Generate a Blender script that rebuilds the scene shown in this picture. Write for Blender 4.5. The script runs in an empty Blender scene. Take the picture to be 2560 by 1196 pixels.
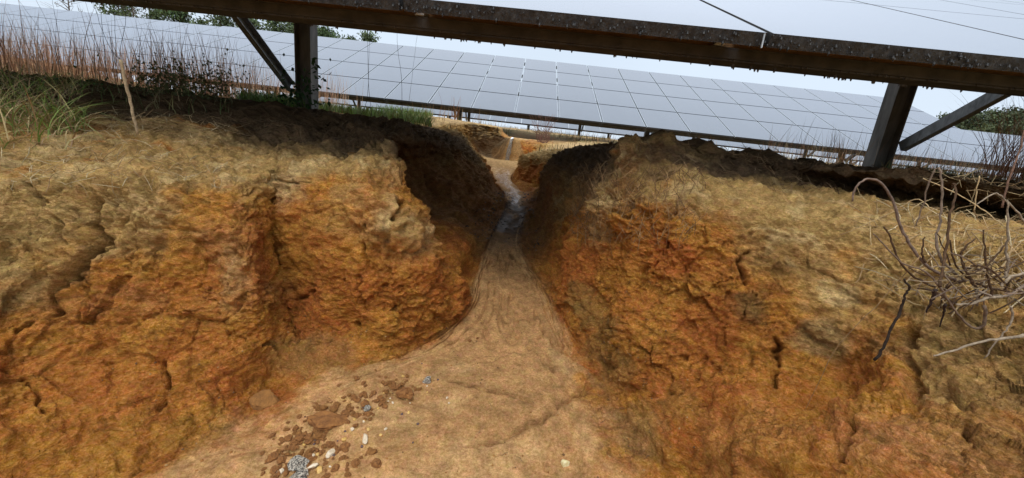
import bpy, bmesh, math, random
import numpy as np
from mathutils import Vector, Matrix, Euler
random.seed(7); rng = np.random.default_rng(7)
R = math.radians
SC = bpy.context.scene
COL = SC.collection

# ------------------------------------------------------------------ camera
FPX = 924.0; PITCH = R(13.3); ROLL = R(6.3); YAW = R(0.66)
_R0 = Vector((1, 0, 0)); _U0 = Vector((0, math.sin(PITCH), math.cos(PITCH))); _F = Vector((0, math.cos(PITCH), -math.sin(PITCH)))
_ex = math.cos(ROLL)*_R0 + math.sin(ROLL)*_U0
_ey = -math.sin(ROLL)*_R0 + math.cos(ROLL)*_U0
_yaw = Matrix.Rotation(YAW, 3, 'Z')
EX, EY, FW = _yaw @ _ex, _yaw @ _ey, _yaw @ _F
cam_data = bpy.data.cameras.new('camera'); cam = bpy.data.objects.new('camera', cam_data); COL.objects.link(cam)
m = Matrix.Identity(4)
for i in range(3):
    m[i][0] = EX[i]; m[i][1] = EY[i]; m[i][2] = -FW[i]
cam.matrix_world = m
cam_data.sensor_width = 36; cam_data.lens = FPX/2560*36
cam_data.clip_start = 0.02; cam_data.clip_end = 2000
SC.camera = cam

# ------------------------------------------------------------------ sky, sun, exposure
SUN_EL, SUN_AZ = R(58), R(200)          # overcast: weak, very soft sun from behind the camera
w = bpy.data.worlds.new('World'); SC.world = w; w.use_nodes = True
nt = w.node_tree; nt.nodes.clear()
out = nt.nodes.new('ShaderNodeOutputWorld'); bg = nt.nodes.new('ShaderNodeBackground')
sky = nt.nodes.new('ShaderNodeTexSky'); sky.sky_type = 'NISHITA'; sky.sun_disc = False
sky.sun_elevation = SUN_EL; sky.sun_rotation = SUN_AZ; sky.air_density = 1.0; sky.dust_density = 3.0
tc = nt.nodes.new('ShaderNodeTexCoord'); sep = nt.nodes.new('ShaderNodeSeparateXYZ')
nt.links.new(tc.outputs['Generated'], sep.inputs[0])
mr = nt.nodes.new('ShaderNodeMapRange'); mr.inputs['From Min'].default_value = 0.0; mr.inputs['From Max'].default_value = 1.0
mr.inputs['To Min'].default_value = 0.0; mr.inputs['To Max'].default_value = 1.0; mr.clamp = True
nt.links.new(sep.outputs['Z'], mr.inputs['Value'])
ramp = nt.nodes.new('ShaderNodeValToRGB'); cr = ramp.color_ramp
cr.elements[0].position = 0.0; cr.elements[0].color = (5.5, 6.3, 7.2, 1)
cr.elements[1].position = 1.0; cr.elements[1].color = (14.2, 14.9, 15.6, 1)
e = cr.elements.new(0.28); e.color = (5.4, 6.25, 7.25, 1)
e = cr.elements.new(0.5); e.color = (9.0, 10.0, 11.6, 1)
nt.links.new(mr.outputs[0], ramp.inputs[0])
cn = nt.nodes.new('ShaderNodeTexNoise'); cn.inputs['Scale'].default_value = 2.2; cn.inputs['Detail'].default_value = 3
nt.links.new(tc.outputs['Generated'], cn.inputs['Vector'])
cm = nt.nodes.new('ShaderNodeMapRange'); cm.inputs['To Min'].default_value = 0.9; cm.inputs['To Max'].default_value = 1.1
nt.links.new(cn.outputs['Fac'], cm.inputs['Value'])
vm = nt.nodes.new('ShaderNodeVectorMath'); vm.operation = 'SCALE'
nt.links.new(ramp.outputs[0], vm.inputs[0]); nt.links.new(cm.outputs[0], vm.inputs['Scale'])
mix = nt.nodes.new('ShaderNodeMix'); mix.data_type = 'RGBA'; mix.inputs['Factor'].default_value = 0.93
nt.links.new(sky.outputs[0], mix.inputs['A']); nt.links.new(vm.outputs[0], mix.inputs['B'])
nt.links.new(mix.outputs['Result'], bg.inputs['Color']); bg.inputs['Strength'].default_value = 0.1
nt.links.new(bg.outputs[0], out.inputs[0])
sl = bpy.data.lights.new('sun', 'SUN'); sl.energy = 0.8; sl.angle = R(22); sl.color = (1.0, 0.96, 0.9)
so = bpy.data.objects.new('sun', sl); COL.objects.link(so)
sd = Vector((math.sin(SUN_AZ)*math.cos(SUN_EL), math.cos(SUN_AZ)*math.cos(SUN_EL), math.sin(SUN_EL)))
so.rotation_euler = (-sd).to_track_quat('-Z', 'Y').to_euler()
SC.view_settings.view_transform = 'Standard'; SC.view_settings.look = 'None'
SC.view_settings.exposure = 0.5; SC.view_settings.gamma = 1.0

# ------------------------------------------------------------------ helpers
def ray(px, py):
    return EX*(px-1280) + EY*(598-py) + FW*FPX
def P(px, py, Y):
    d = ray(px, py); return d*(Y/d.y)
def F(px, py, h):
    d = ray(px, py); return d*(h/d.z)
def D(px, py, dist):
    d = ray(px, py).normalized(); return d*dist
MW = np.array([[*EX], [*EY], [*FW]])
def project(v):
    c = np.asarray(v) @ MW.T
    z = np.where(c[..., 2] > 1e-3, c[..., 2], 1e-3)
    return 1280 + FPX*c[..., 0]/z, 598 - FPX*c[..., 1]/z, c[..., 2]

def tag(o, label=None, cat=None, group=None, kind=None):
    if label: o['label'] = label
    if cat: o['category'] = cat
    if group: o['group'] = group
    if kind: o['kind'] = kind
    return o
def empty(name, loc=(0, 0, 0), rz=0):
    o = bpy.data.objects.new(name, None); COL.objects.link(o); o.location = loc; o.rotation_euler = (0, 0, rz)
    o.empty_display_size = 0.1; return o
def copy_tree(o, parent=None):
    c = o.copy(); COL.objects.link(c)
    if parent: c.parent = parent
    for ch in list(o.children): copy_tree(ch, c)
    return c

class MB:
    """collects vertices and faces, builds ONE mesh object"""
    def __init__(s): s.v = []; s.f = []; s.m = []; s.c = []
    def add(s, vs, fs, mi=0, col=None):
        b = len(s.v); s.v += [tuple(x) for x in vs]; s.f += [tuple(i+b for i in f) for f in fs]; s.m += [mi]*len(fs)
        if col is not None: s.c += [col]*len(vs)
    def box(s, x0, x1, y0, y1, z0, z1, mi=0, M=None):
        vs = [Vector(p) for p in ((x0,y0,z0),(x1,y0,z0),(x1,y1,z0),(x0,y1,z0),(x0,y0,z1),(x1,y0,z1),(x1,y1,z1),(x0,y1,z1))]
        if M: vs = [M @ v for v in vs]
        s.add(vs, [(0,3,2,1),(4,5,6,7),(0,1,5,4),(1,2,6,5),(2,3,7,6),(3,0,4,7)], mi)
    def prism(s, prof, a, b, ux, uy, mi=0):
        """profile (closed list of 2D) swept from a to b; ux, uy are the profile axes"""
        n = len(prof)
        vs = [a + ux*p[0] + uy*p[1] for p in prof] + [b + ux*p[0] + uy*p[1] for p in prof]
        fs = [(i, (i+1) % n, n+(i+1) % n, n+i) for i in range(n)]
        s.add(vs, fs, mi)
        for k in (0, n):
            pass
    def tube(s, pts, rad, n=6, mi=0, col=None, jit=0.0):
        pts = [Vector(p) for p in pts]; N = len(pts)
        if not hasattr(rad, '__len__'): rad = [rad]*N
        vs = []; prev = None
        for i, p in enumerate(pts):
            t = (pts[min(i+1, N-1)] - pts[max(i-1, 0)])
            if t.length < 1e-9: t = Vector((0, 0, 1))
            t.normalize()
            if prev is None:
                a = t.orthogonal().normalized()
            else:
                a = prev - t*prev.dot(t)
                a = a.normalized() if a.length > 1e-6 else t.orthogonal().normalized()
            prev = a; b = t.cross(a)
            for k in range(n):
                an = 2*math.pi*k/n; r = rad[i]*(1 + (random.uniform(-jit, jit) if jit else 0))
                vs.append(p + a*(math.cos(an)*r) + b*(math.sin(an)*r))
        fs = [(i*n+k, i*n+(k+1) % n, (i+1)*n+(k+1) % n, (i+1)*n+k) for i in range(N-1) for k in range(n)]
        fs += [tuple(range(n-1, -1, -1)), tuple((N-1)*n+k for k in range(n))]
        s.add(vs, fs, mi, col)
    def build(s, name, mats, parent=None, smooth=False):
        me = bpy.data.meshes.new(name); me.from_pydata(s.v, [], s.f); me.update()
        if not isinstance(mats, (list, tuple)): mats = [mats]
        for mm in mats: me.materials.append(mm)
        if len(mats) > 1: me.polygons.foreach_set('material_index', s.m)
        if s.c and len(s.c) == len(s.v):
            at = me.color_attributes.new('col', 'FLOAT_COLOR', 'POINT')
            at.data.foreach_set('color', [x for c in s.c for x in (c[0], c[1], c[2], 1)])
        if smooth: me.polygons.foreach_set('use_smooth', [True]*len(me.polygons))
        o = bpy.data.objects.new(name, me); COL.objects.link(o)
        if parent: o.parent = parent
        return o

def smooth_pts(pts, n=6):
    pts = [Vector(p) for p in pts]
    if len(pts) < 3: return [pts[0].lerp(pts[-1], i/n) for i in range(n+1)]
    P_ = [pts[0]*2-pts[1]] + pts + [pts[-1]*2-pts[-2]]; o = []
    for i in range(1, len(P_)-2):
        a, b, c, d = P_[i-1:i+3]
        for k in range(n):
            t = k/n
            o.append(0.5*((2*b)+(c-a)*t+(2*a-5*b+4*c-d)*t*t+(3*b-a-3*c+d)*t**3))
    o.append(pts[-1]); return o

# ------------------------------------------------------------------ materials
def new_mat(name):
    mt = bpy.data.materials.new(name); mt.use_nodes = True
    n = mt.node_tree.nodes; l = mt.node_tree.links; b = n['Principled BSDF']
    return mt, n, l, b
def noise_node(n, l, scale, detail=4, rough=0.6, vec=None, dist=0):
    t = n.new('ShaderNodeTexNoise'); t.inputs['Scale'].default_value = scale; t.inputs['Detail'].default_value = detail
    t.inputs['Roughness'].default_value = rough; t.inputs['Distortion'].default_value = dist
    if vec: l.new(vec, t.inputs['Vector'])
    return t
def simple_mat(name, c0, c1, scale=20, rough=0.7, bump=0.0, bscale=80, metal=0.0, spec=0.5, stretch=None, detail=5, lo=.35, hi=.65):
    mt, n, l, b = new_mat(name)
    tcn = n.new('ShaderNodeTexCoord'); vec = tcn.outputs['Object']
    if stretch:
        mp = n.new('ShaderNodeMapping'); mp.inputs['Scale'].default_value = stretch; l.new(vec, mp.inputs[0]); vec = mp.outputs[0]
    t = noise_node(n, l, scale, detail, .6, vec)
    r_ = n.new('ShaderNodeValToRGB'); r_.color_ramp.elements[0].position = lo; r_.color_ramp.elements[1].position = hi
    r_.color_ramp.elements[0].color = (*c0, 1); r_.color_ramp.elements[1].color = (*c1, 1)
    l.new(t.outputs['Fac'], r_.inputs[0]); l.new(r_.outputs[0], b.inputs['Base Color'])
    b.inputs['Roughness'].default_value = rough; b.inputs['Metallic'].default_value = metal
    b.inputs['Specular IOR Level'].default_value = spec
    if bump:
        t2 = noise_node(n, l, bscale, 4, .6, vec); bp = n.new('ShaderNodeBump'); bp.inputs['Strength'].default_value = bump
        bp.inputs['Distance'].default_value = 0.01
        l.new(t2.outputs['Fac'], bp.inputs['Height']); l.new(bp.outputs[0], b.inputs['Normal'])
    return mt
def attr_mat(name, rough=0.75, var=0.25, scale=40, spec=0.3, trans=0.0):
    mt, n, l, b = new_mat(name)
    at = n.new('ShaderNodeAttribute'); at.attribute_name = 'col'
    tcn = n.new('ShaderNodeTexCoord'); t = noise_node(n, l, scale, 4, .6, tcn.outputs['Object'])
    mr_ = n.new('ShaderNodeMapRange'); mr_.inputs['From Min'].default_value = .3; mr_.inputs['From Max'].default_value = .7
    mr_.inputs['To Min'].default_value = 1-var; mr_.inputs['To Max'].default_value = 1+var
    l.new(t.outputs['Fac'], mr_.inputs['Value'])
    v_ = n.new('ShaderNodeVectorMath'); v_.operation = 'SCALE'; l.new(at.outputs['Color'], v_.inputs[0]); l.new(mr_.outputs[0], v_.inputs['Scale'])
    l.new(v_.outputs[0], b.inputs['Base Color']); b.inputs['Roughness'].default_value = rough
    b.inputs['Specular IOR Level'].default_value = spec
    return mt

# ------------------------------------------------------------------ vectorised noise
def _h(ix, iy, iz, seed):
    h = (ix.astype(np.int64)*374761393 + iy.astype(np.int64)*668265263 + iz.astype(np.int64)*2147483647 + seed*1274126177) & 0xffffffff
    h = ((h ^ (h >> 13))*1274126177) & 0xffffffff
    h = ((h ^ (h >> 16))*2246822519) & 0xffffffff
    return ((h ^ (h >> 15)) & 0xffffff)/float(0xffffff)
def vn(p, s, seed=0):
    q = p*s + 100.37; i = np.floor(q).astype(np.int64); f = q-i; u = f*f*f*(f*(f*6-15)+10)
    r = 0
    for dx in (0, 1):
        wx = u[:, 0] if dx else 1-u[:, 0]
        for dy in (0, 1):
            wy = u[:, 1] if dy else 1-u[:, 1]
            for dz in (0, 1):
                wz = u[:, 2] if dz else 1-u[:, 2]
                r = r + wx*wy*wz*_h(i[:, 0]+dx, i[:, 1]+dy, i[:, 2]+dz, seed)
    return r*2-1
def fbm(p, s, o=4, seed=0, g=.5):
    r = 0; a = 1; t = 0
    for k in range(o):
        r = r + a*vn(p, s*(2.03**k), seed+k*17); t += a; a *= g
    return r/t*1.6
def worley(p, s, seed=0):
    q = p*s + 50.1; i = np.floor(q).astype(np.int64); f1 = np.full(len(p), 9.); f2 = np.full(len(p), 9.); cid = np.zeros(len(p)); off = np.zeros((len(p), 3))
    for dx in (-1, 0, 1):
        for dy in (-1, 0, 1):
            for dz in (-1, 0, 1):
                a, b, c = i[:, 0]+dx, i[:, 1]+dy, i[:, 2]+dz
                o_ = np.stack([a+_h(a, b, c, seed)-q[:, 0], b+_h(a, b, c, seed+1)-q[:, 1], c+_h(a, b, c, seed+2)-q[:, 2]], 1)
                d = np.sqrt((o_**2).sum(1)); off = np.where((d < f1)[:, None], o_, off)
                m1 = d < f1; f2 = np.where(m1, f1, np.minimum(f2, d)); cid = np.where(m1, _h(a, b, c, seed+3), cid); f1 = np.where(m1, d, f1)
    return f1, f2, cid, off/s
def wsub(p, s, seed, mk):
    '''worley only where it is needed'''
    r = worley(p[mk], s, seed); o = []
    for q in r:
        z = np.full((len(p),)+q.shape[1:], .5); z[mk] = q; o.append(z)
    return o
def facets(p, s, seed):
    '''broken faces: every cell of clay is its own tilted plane'''
    a, b, ci, of = worley(p, s, seed); t = ci*6.283; u = (ci*37.7) % 1*2-1; r_ = np.sqrt(1-u*u)
    return of[:, 0]*np.cos(t)*r_ + of[:, 1]*np.sin(t)*r_ + of[:, 2]*u
def sst(a, b, x):
    t = np.clip((x-a)/(b-a), 0, 1); return t*t*(3-2*t)

# ------------------------------------------------------------------ the ground with its gully: rails swept along stations
PY = [-6, -3, 0, 1, 1.3, 1.6, 2, 3, 5, 9, 13, 17, 24, 60, 150, 500]
PH = [-.6, -.45, -.3, -.2, -.1, -.02, .08, .14, .22, .42, .68, .98, 1.25, 1.9, 3, 5]
def ph(Y): return float(np.interp(Y, PY, PH))
def W(x, y, z): return Vector((x, y, z))
# each station: left [back, lipback, lip, under, mid, low, foot], floor [l, c, r], right [foot, low, mid, under, lip, lipback, back]
ST = []
def st(yl, yr, pts): ST.append((yl, yr, pts))
st(-6, -6, [W(-2.4,-6,-.62),W(-1.8,-6,-.66),W(-1.5,-6,-.7),W(-1.4,-6,-.8),W(-1.3,-6,-.95),W(-1.2,-6,-1.05),W(-1.1,-6,-1.15),W(-.6,-6,-1.2),W(0,-6,-1.2),W(.3,-6,-1.2),W(.6,-6,-1.1),W(.8,-6,-1),W(1,-6,-.9),W(1.2,-6,-.8),W(1.4,-6,-.7),W(1.8,-6,-.65),W(2.4,-6,-.6)])
st(-.5, -.5, [W(-2.2,-.4,-.3),W(-1.75,-.4,-.32),W(-1.6,-.4,-.36),W(-1.5,-.4,-.48),W(-1.36,-.35,-.62),W(-1.25,-.3,-.76),W(-1.12,-.3,-.86),W(-.7,-.35,-.88),W(-.1,-.4,-.9),W(.3,-.4,-.88),W(.5,-.35,-.8),W(.65,-.3,-.65),W(.8,-.25,-.48),W(.98,-.2,-.3),W(1.2,-.2,-.2),W(1.5,-.2,-.16),W(2.0,-.2,-.15)])
st(.4, .45, [W(-2.3,.5,-.22),W(-1.75,.5,-.24),W(-1.55,.5,-.28),W(-1.42,.5,-.4),W(-1.22,.45,-.55),W(-1.04,.4,-.68),W(-.9,.3,-.8),W(-.6,.15,-.83),W(-.05,.1,-.84),W(.25,.1,-.83),W(.42,.15,-.74),W(.56,.22,-.58),W(.72,.32,-.41),W(.92,.45,-.2),W(1.12,.55,-.09),W(1.4,.7,-.05),W(1.9,.8,-.03)])
st(1.0, 1.0, [P(60,330,1.25),P(70,400,1.10),P(70,470,.985),P(70,545,.925),P(80,800,.8),P(130,1000,.71),P(270,1190,.62),F(520,1190,-.785),F(1000,1250,-.79),F(1350,1280,-.79),F(1700,1250,-.74),P(2080,1150,.52),P(2420,980,.58),P(2500,760,.72),P(2520,620,.82),P(2545,530,1.45),P(2560,475,1.24)])
st(1.15, 1.2, [P(320,335,1.4),P(360,400,1.20),P(380,450,1.055),P(390,510,1.00),P(400,720,.93),P(430,900,.86),F(520,1085,-.76),F(760,1090,-.765),F(1150,1100,-.765),F(1400,1150,-.765),F(1600,1120,-.735),P(1850,1080,.74),P(2130,920,.78),P(2230,720,.84),P(2270,580,.93),P(2310,503,1.5),P(2330,438,1.3)])
st(1.3, 1.4, [P(560,335,1.5),P(590,402,1.30),P(600,450,1.145),P(615,505,1.08),P(640,700,1.01),P(635,850,.96),F(680,985,-.735),F(850,990,-.745),F(1200,1000,-.74),F(1400,1030,-.735),F(1530,1010,-.72),P(1680,950,.96),P(1900,800,.93),P(2000,640,.99),P(2030,535,1.06),P(2075,462,1.6),P(2085,424,1.42)])
st(1.5, 1.55, [P(690,335,1.62),P(700,380,1.4),P(690,430,1.27),P(675,540,1.22),P(700,690,1.19),P(740,830,1.12),F(820,920,-.7),F(980,920,-.71),F(1230,920,-.705),F(1400,930,-.7),F(1480,920,-.69),P(1590,850,1.08),P(1740,730,1.04),P(1800,600,1.07),P(1840,520,1.13),P(1850,450,1.32),P(1830,398,1.6)])
st(1.7, 1.7, [P(800,325,1.78),P(840,392,1.42),P(860,420,1.25),P(885,480,1.17),P(930,680,1.11),P(960,800,1.12),F(1010,875,-.69),F(1120,860,-.69),F(1250,850,-.68),F(1380,850,-.67),F(1430,840,-.66),P(1520,760,1.22),P(1600,670,1.16),P(1630,580,1.17),P(1620,500,1.22),P(1645,435,1.33),P(1660,358,1.52)])
st(1.9, 1.9, [P(830,308,2.0),P(940,380,1.55),P(1000,405,1.43),P(1045,490,1.33),P(1100,640,1.29),P(1140,720,1.34),F(1165,765,-.635),F(1195,750,-.63),F(1270,740,-.62),F(1350,745,-.62),F(1385,750,-.61),P(1430,690,1.42),P(1475,620,1.34),P(1490,550,1.32),P(1510,480,1.35),P(1524,425,1.42),P(1560,352,1.54)])
st(2.3, 2.3, [P(870,300,2.2),P(890,318,1.9),P(935,345,1.72),W(-1.0,1.76,-.12),W(-.88,1.74,-.29),P(1160,620,1.72),F(1192,672,-.57),F(1212,665,-.565),F(1260,655,-.56),F(1310,665,-.56),F(1342,680,-.555),P(1385,640,1.72),P(1425,570,1.75),P(1450,500,1.8),P(1450,425,1.95),P(1475,398,2.1),P(1560,386,2.4)])
st(2.9, 2.9, [P(960,312,2.7),P(1020,322,2.5),P(1075,355,2.35),W(-.80,2.35,-.10),W(-.70,2.35,-.25),P(1180,560,2.32),F(1213,610,-.5),F(1230,597,-.5),F(1255,585,-.495),F(1285,590,-.495),F(1303,600,-.49),P(1325,560,2.35),P(1335,500,2.45),P(1350,450,2.55),P(1366,405,2.65),P(1405,388,2.8),P(1520,383,3.2)])
st(3.6, 3.6, [P(1060,325,3.7),P(1110,345,3.5),P(1155,372,3.35),P(1180,405,3.3),P(1215,440,3.25),P(1243,480,3.2),F(1258,522,-.44),F(1270,518,-.44),F(1288,514,-.44),F(1305,518,-.44),F(1320,525,-.435),P(1330,490,3.25),P(1338,450,3.3),P(1350,415,3.35),P(1375,393,3.45),P(1430,380,3.7),P(1560,370,4.1)])
st(4.6, 4.6, [P(1110,325,4.8),P(1160,350,4.5),P(1208,392,4.3),P(1232,420,4.28),P(1248,445,4.25),P(1257,468,4.22),F(1262,488,-.405),F(1270,486,-.405),F(1285,484,-.405),F(1305,487,-.405),F(1325,492,-.4),P(1332,470,4.3),P(1338,445,4.4),P(1345,415,4.45),P(1360,395,4.5),P(1400,385,4.7),P(1480,378,5.0)])
st(5.6, 5.6, [W(-1.5,5.5,.2),W(-1.0,5.4,.12),W(-.8,5.35,.03),W(-.74,5.35,-.1),W(-.68,5.3,-.2),W(-.62,5.3,-.3),W(-.56,5.3,-.35),W(-.46,5.3,-.36),W(-.32,5.3,-.36),W(-.18,5.3,-.355),P(1277,460,5.2),P(1282,445,5.25),P(1289,428,5.3),P(1296,408,5.35),P(1303,391,5.45),P(1340,380,5.8),P(1420,374,6.1)])
st(6.7, 6.7, [W(-2.4,6.5,.42),W(-1.75,6.5,.32),W(-1.55,6.5,.24),W(-1.4,6.5,.12),W(-1.22,6.5,.0),W(-1.08,6.5,-.08),W(-.95,6.5,-.13),W(-.7,6.5,-.16),W(-.35,6.5,-.17),W(-.12,6.5,-.16),W(.0,6.5,-.12),W(.06,6.5,-.06),W(.12,6.5,0),W(.18,6.5,.04),W(.26,6.5,.06),W(.7,6.6,.07),W(1.3,6.7,.12)])
st(7.05, 7.0, [W(-2.4,7.0,.46),W(-1.3,6.98,.42),W(-1.0,6.98,.38),W(-.97,6.98,.2),W(-.93,6.97,.08),W(-.88,6.96,-.02),W(-.8,6.95,-.09),W(-.6,6.95,-.18),W(-.33,6.95,-.21),W(-.12,6.95,-.18),W(.0,6.95,-.1),W(.07,6.95,-.04),W(.13,6.95,.02),W(.2,6.95,.07),W(.3,6.95,.10),W(.8,7.0,.14),W(1.5,7.1,.2)])
st(7.25, 7.2, [W(-2.3,7.25,.47),W(-1.1,7.1,.43),W(-.55,7.08,.385),W(-.5,7.08,.31),W(-.45,7.08,.27),W(-.42,7.08,.25),W(-.39,7.08,.24),W(-.34,7.07,.235),W(-.29,7.07,.23),W(-.22,7.1,.23),W(-.12,7.13,.2),W(-.02,7.16,.17),W(.1,7.2,.16),W(.25,7.22,.18),W(.45,7.25,.2),W(1.0,7.3,.22),W(1.9,7.4,.28)])
st(9, 9, [W(-1.5,9,.44),W(-.9,9,.42),W(-.7,9,.40),W(-.65,9,.36),W(-.6,9,.33),W(-.5,9,.31),W(-.4,9,.3),W(-.2,9,.3),W(0,9,.3),W(.2,9,.3),W(.5,9,.32),W(.8,9,.34),W(1.1,9,.37),W(1.2,9,.40),W(1.3,9,.42),W(1.6,9,.43),W(2.3,9,.44)])
for Y in (11.5, 14, 18, 26, 60, 150, 500):
    h = ph(Y); sx = np.linspace(-2.2, 2.4, 17)
    st(Y, Y, [W(x, Y, h-(.05 if abs(x) < 1 and Y < 14 else 0)) for x in sx])
XS = [160, 45, 14, 6, 3.2]
G = []
for k, (yl, yr, pts) in enumerate(ST):
    sc_ = 1 if yl < 60 else (3 if yl < 200 else 8)
    L = [W(-x*sc_, yl, ph(yl)) for x in XS]; Rr = [W(x*sc_, yr, ph(yr)) for x in XS[::-1]]
    G.append(L + list(pts) + Rr)
G = np.array([[tuple(p) for p in row] for row in G])
G[10:13, 7:11, 0] -= np.array([.03, .07, .09])[:, None]; G[10:14, 16:20, 0] += np.array([.05, .08, .12, .05])[:, None]       # K x J x 3
NK, NJ = G.shape[:2]
def pchip(Y, xs):
    """monotone cubic through Y at integer parameters, sampled at xs; Y: n x ..."""
    d = np.diff(Y, axis=0); mm = np.zeros_like(Y)
    a, b = d[:-1], d[1:]
    with np.errstate(divide='ignore', invalid='ignore'):
        hm = np.where(a*b > 0, 2*a*b/(a+b), 0.0)
    av = (a+b)/2
    mm[1:-1] = 0.55*hm + 0.45*np.where(a*b > 0, hm, av*0.3); mm[0] = d[0]; mm[-1] = d[-1]
    i = np.clip(np.floor(xs).astype(int), 0, len(Y)-2); t = (xs-i).reshape((-1,)+(1,)*(Y.ndim-1))
    h00 = 2*t**3-3*t**2+1; h10 = t**3-2*t**2+t; h01 = -2*t**3+3*t**2; h11 = t**3-t**2
    return h00*Y[i]+h10*mm[i]+h01*Y[i+1]+h11*mm[i+1]
RES = 1.55
SEGK = [10, 26, 62, 66, 58, 44, 50, 52, 48, 46, 44, 30, 30, 32, 26, 20, 26, 18, 16, 16, 14, 12, 8, 6, 6]
SEGJ = [8, 10, 12, 16, 26, 26, 24, 30, 36, 38, 34, 26, 20, 20, 20, 26, 34, 38, 36, 30, 24, 26, 26, 16, 12, 10, 8]
def params(seg, n):
    x = []
    for i in range(n-1):
        c = max(2, int(seg[i]*RES)) if i < len(seg) else 8
        x += [i + q/c for q in range(c)]
    return np.array(x + [n-1])
ks = params(SEGK, NK); js = params(SEGJ, NJ)
A = pchip(G, ks)                                   # along the gully
A = np.swapaxes(pchip(np.swapaxes(A, 0, 1), js), 0, 1)   # across it
NA, NB = A.shape[:2]
KK, JJ = np.meshgrid(ks, js, indexing='ij')
def normals(A):
    du = np.gradient(A, axis=0); dv = np.gradient(A, axis=1)
    n = np.cross(dv, du); n /= np.linalg.norm(n, axis=2, keepdims=True)+1e-12
    return n
N0 = normals(A)
pp = A.reshape(-1, 3)
bpx, bpy_, bz = project(pp)
def hit(px, py):
    d2 = (bpx-px)**2 + (bpy_-py)**2
    c = np.where((d2 < 14**2) & (bz > .2))[0]
    if len(c) == 0: c = np.argsort(np.where(bz > .2, d2, 1e9))[:4]
    return pp[c[np.argmin(bz[c] + d2[c]*1e-4)]]
kf, jf = KK.ravel(), JJ.ravel()
LIPL, FOOTL, FOOTR, LIPR = 7, 11, 15, 19
wall = np.where(jf < 13, sst(6.4, 7.4, jf)*(1-sst(10.6, 11.6, jf)), sst(14.4, 15.4, jf)*(1-sst(18.6, 19.6, jf)))*(1-sst(15.5, 17.5, kf))
floorm = sst(10.6, 11.5, jf)*(1-sst(14.6, 15.4, jf))*(1-sst(17, 18.5, kf))
plain = np.clip(1-wall-floorm, 0, 1)
near = 1-sst(2.5, 9, pp[:, 1])
lump = fbm(pp, 4.2, 3, 1)*.045 + fbm(pp*np.array([1, 1, .45]), 9, 3, 5)*.018
WM = (wall > .01) & (pp[:, 1] < 7.5)
w1, w2, cid, _o = wsub(pp*np.array([1, 1, .7]) + .05*np.stack([fbm(pp, 7, 2, 9), fbm(pp, 7, 2, 19), fbm(pp, 7, 2, 29)], 1), 5.5, 3, WM); w2 = np.where(WM, w2, 1.5)
blk = sst(0.0, 0.045, w2-w1)                    # wide dry cracks between blocks
NM = (np.abs(pp[:, 0]) < 4) & (pp[:, 1] < 8) & (floorm < .98)
v1, v2, cid2, _o = wsub(pp*np.array([1, 1, 1.5]) + .012*np.stack([fbm(pp, 25, 2, 39), fbm(pp, 25, 2, 49), fbm(pp, 25, 2, 59)], 1), 24, 13, NM)
fine = fbm(pp*np.array([1, 1, 1.3]), 30, 3, 21); fine2 = fbm(pp*np.array([1, 1, 1.25]), 95, 2, 22)
rdg = 1-np.abs(fbm(pp*np.array([1, 1, 1.3]), 16, 2, 24))*2.2      # sharp-edged flakes
crm = sst(.15, .7, fbm(pp, 2.2, 2, 77))
wp_ = pp + .018*np.stack([fbm(pp, 18, 2, 9), fbm(pp, 18, 2, 19), fbm(pp, 18, 2, 29)], 1)
wq_ = wp_[WM]; fac = np.zeros(len(pp))
fac[WM] = facets(wq_*np.array([1, 1, .75]), 11, 201)*.38 + facets(wq_, 26, 211)*.36 + facets(wq_*np.array([1, 1, 1.3]), 62, 221)*.36
vgr = fbm(pp*np.array([1, 1, .16]), 9, 3, 231)
crust_z = np.where(jf < 13, 1-sst(7.3, 8.7, jf+1.0*fbm(pp, 4, 2, 88)), sst(17.2, 18.6, jf+1.0*fbm(pp, 4, 2, 98)))
crust_z = crust_z*(1-floorm)
fp = np.stack([jf*1.0, kf*.55, jf*0], 1); fw = fp + .25*np.stack([fbm(fp, 1.5, 2, 251), fbm(fp, 1.5, 2, 252), jf*0], 1)
rill = -np.clip(1-np.abs(fbm(fw, 3.2, 2, 253))*4.5, 0, 1)*.018*sst(6.2, 7.2, kf)*(1-sst(9.0, 9.8, kf)) - np.clip(1-np.abs(fbm(fw, 1.6, 3, 254))*5, 0, 1)*.008*(1-sst(6.4, 7.2, kf)) + fbm(pp, 14, 3, 255)*.003
low_ = np.where(jf < 13, sst(8.6, 10.2, jf), 1-sst(15.8, 17.4, jf)); rgh = 1-.62*low_*sst(-.5, .3, fbm(pp, 2.6, 2, 271)+.2)
disp = wall*(lump*.8 + vgr*.020 + .8*rgh*fac*sst(-.9, .1, fbm(pp, 3.3, 2, 241)) + (blk-1)*.009*crm + (cid-.5)*.006 + rgh*fine*.0065 + fine2*.0042 + rdg*.006*sst(-.3, .5, fbm(pp, 6, 2, 25))) \
     + floorm*(fbm(pp, 5, 2, 31)*.010 + fine*.0018 + fine2*.0008 + rill) \
     + plain*near*(fbm(pp, 5, 3, 41)*.03 + fine*.008 + fine2*.003) + plain*(1-near)*fbm(pp, .5, 3, 43)*.06
disp = disp + (crust_z*wall+.6*plain*near)*((.55-v1)*.028 + fine*.008)*(1-.3*floorm)
shade_soil = plain*sst(1.35, 1.9, pp[:, 1])*(1-sst(4.5, 6, pp[:, 1]))
disp = disp + shade_soil*((.5-v1)*.03+fbm(pp, 11, 2, 65)*.02)
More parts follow.
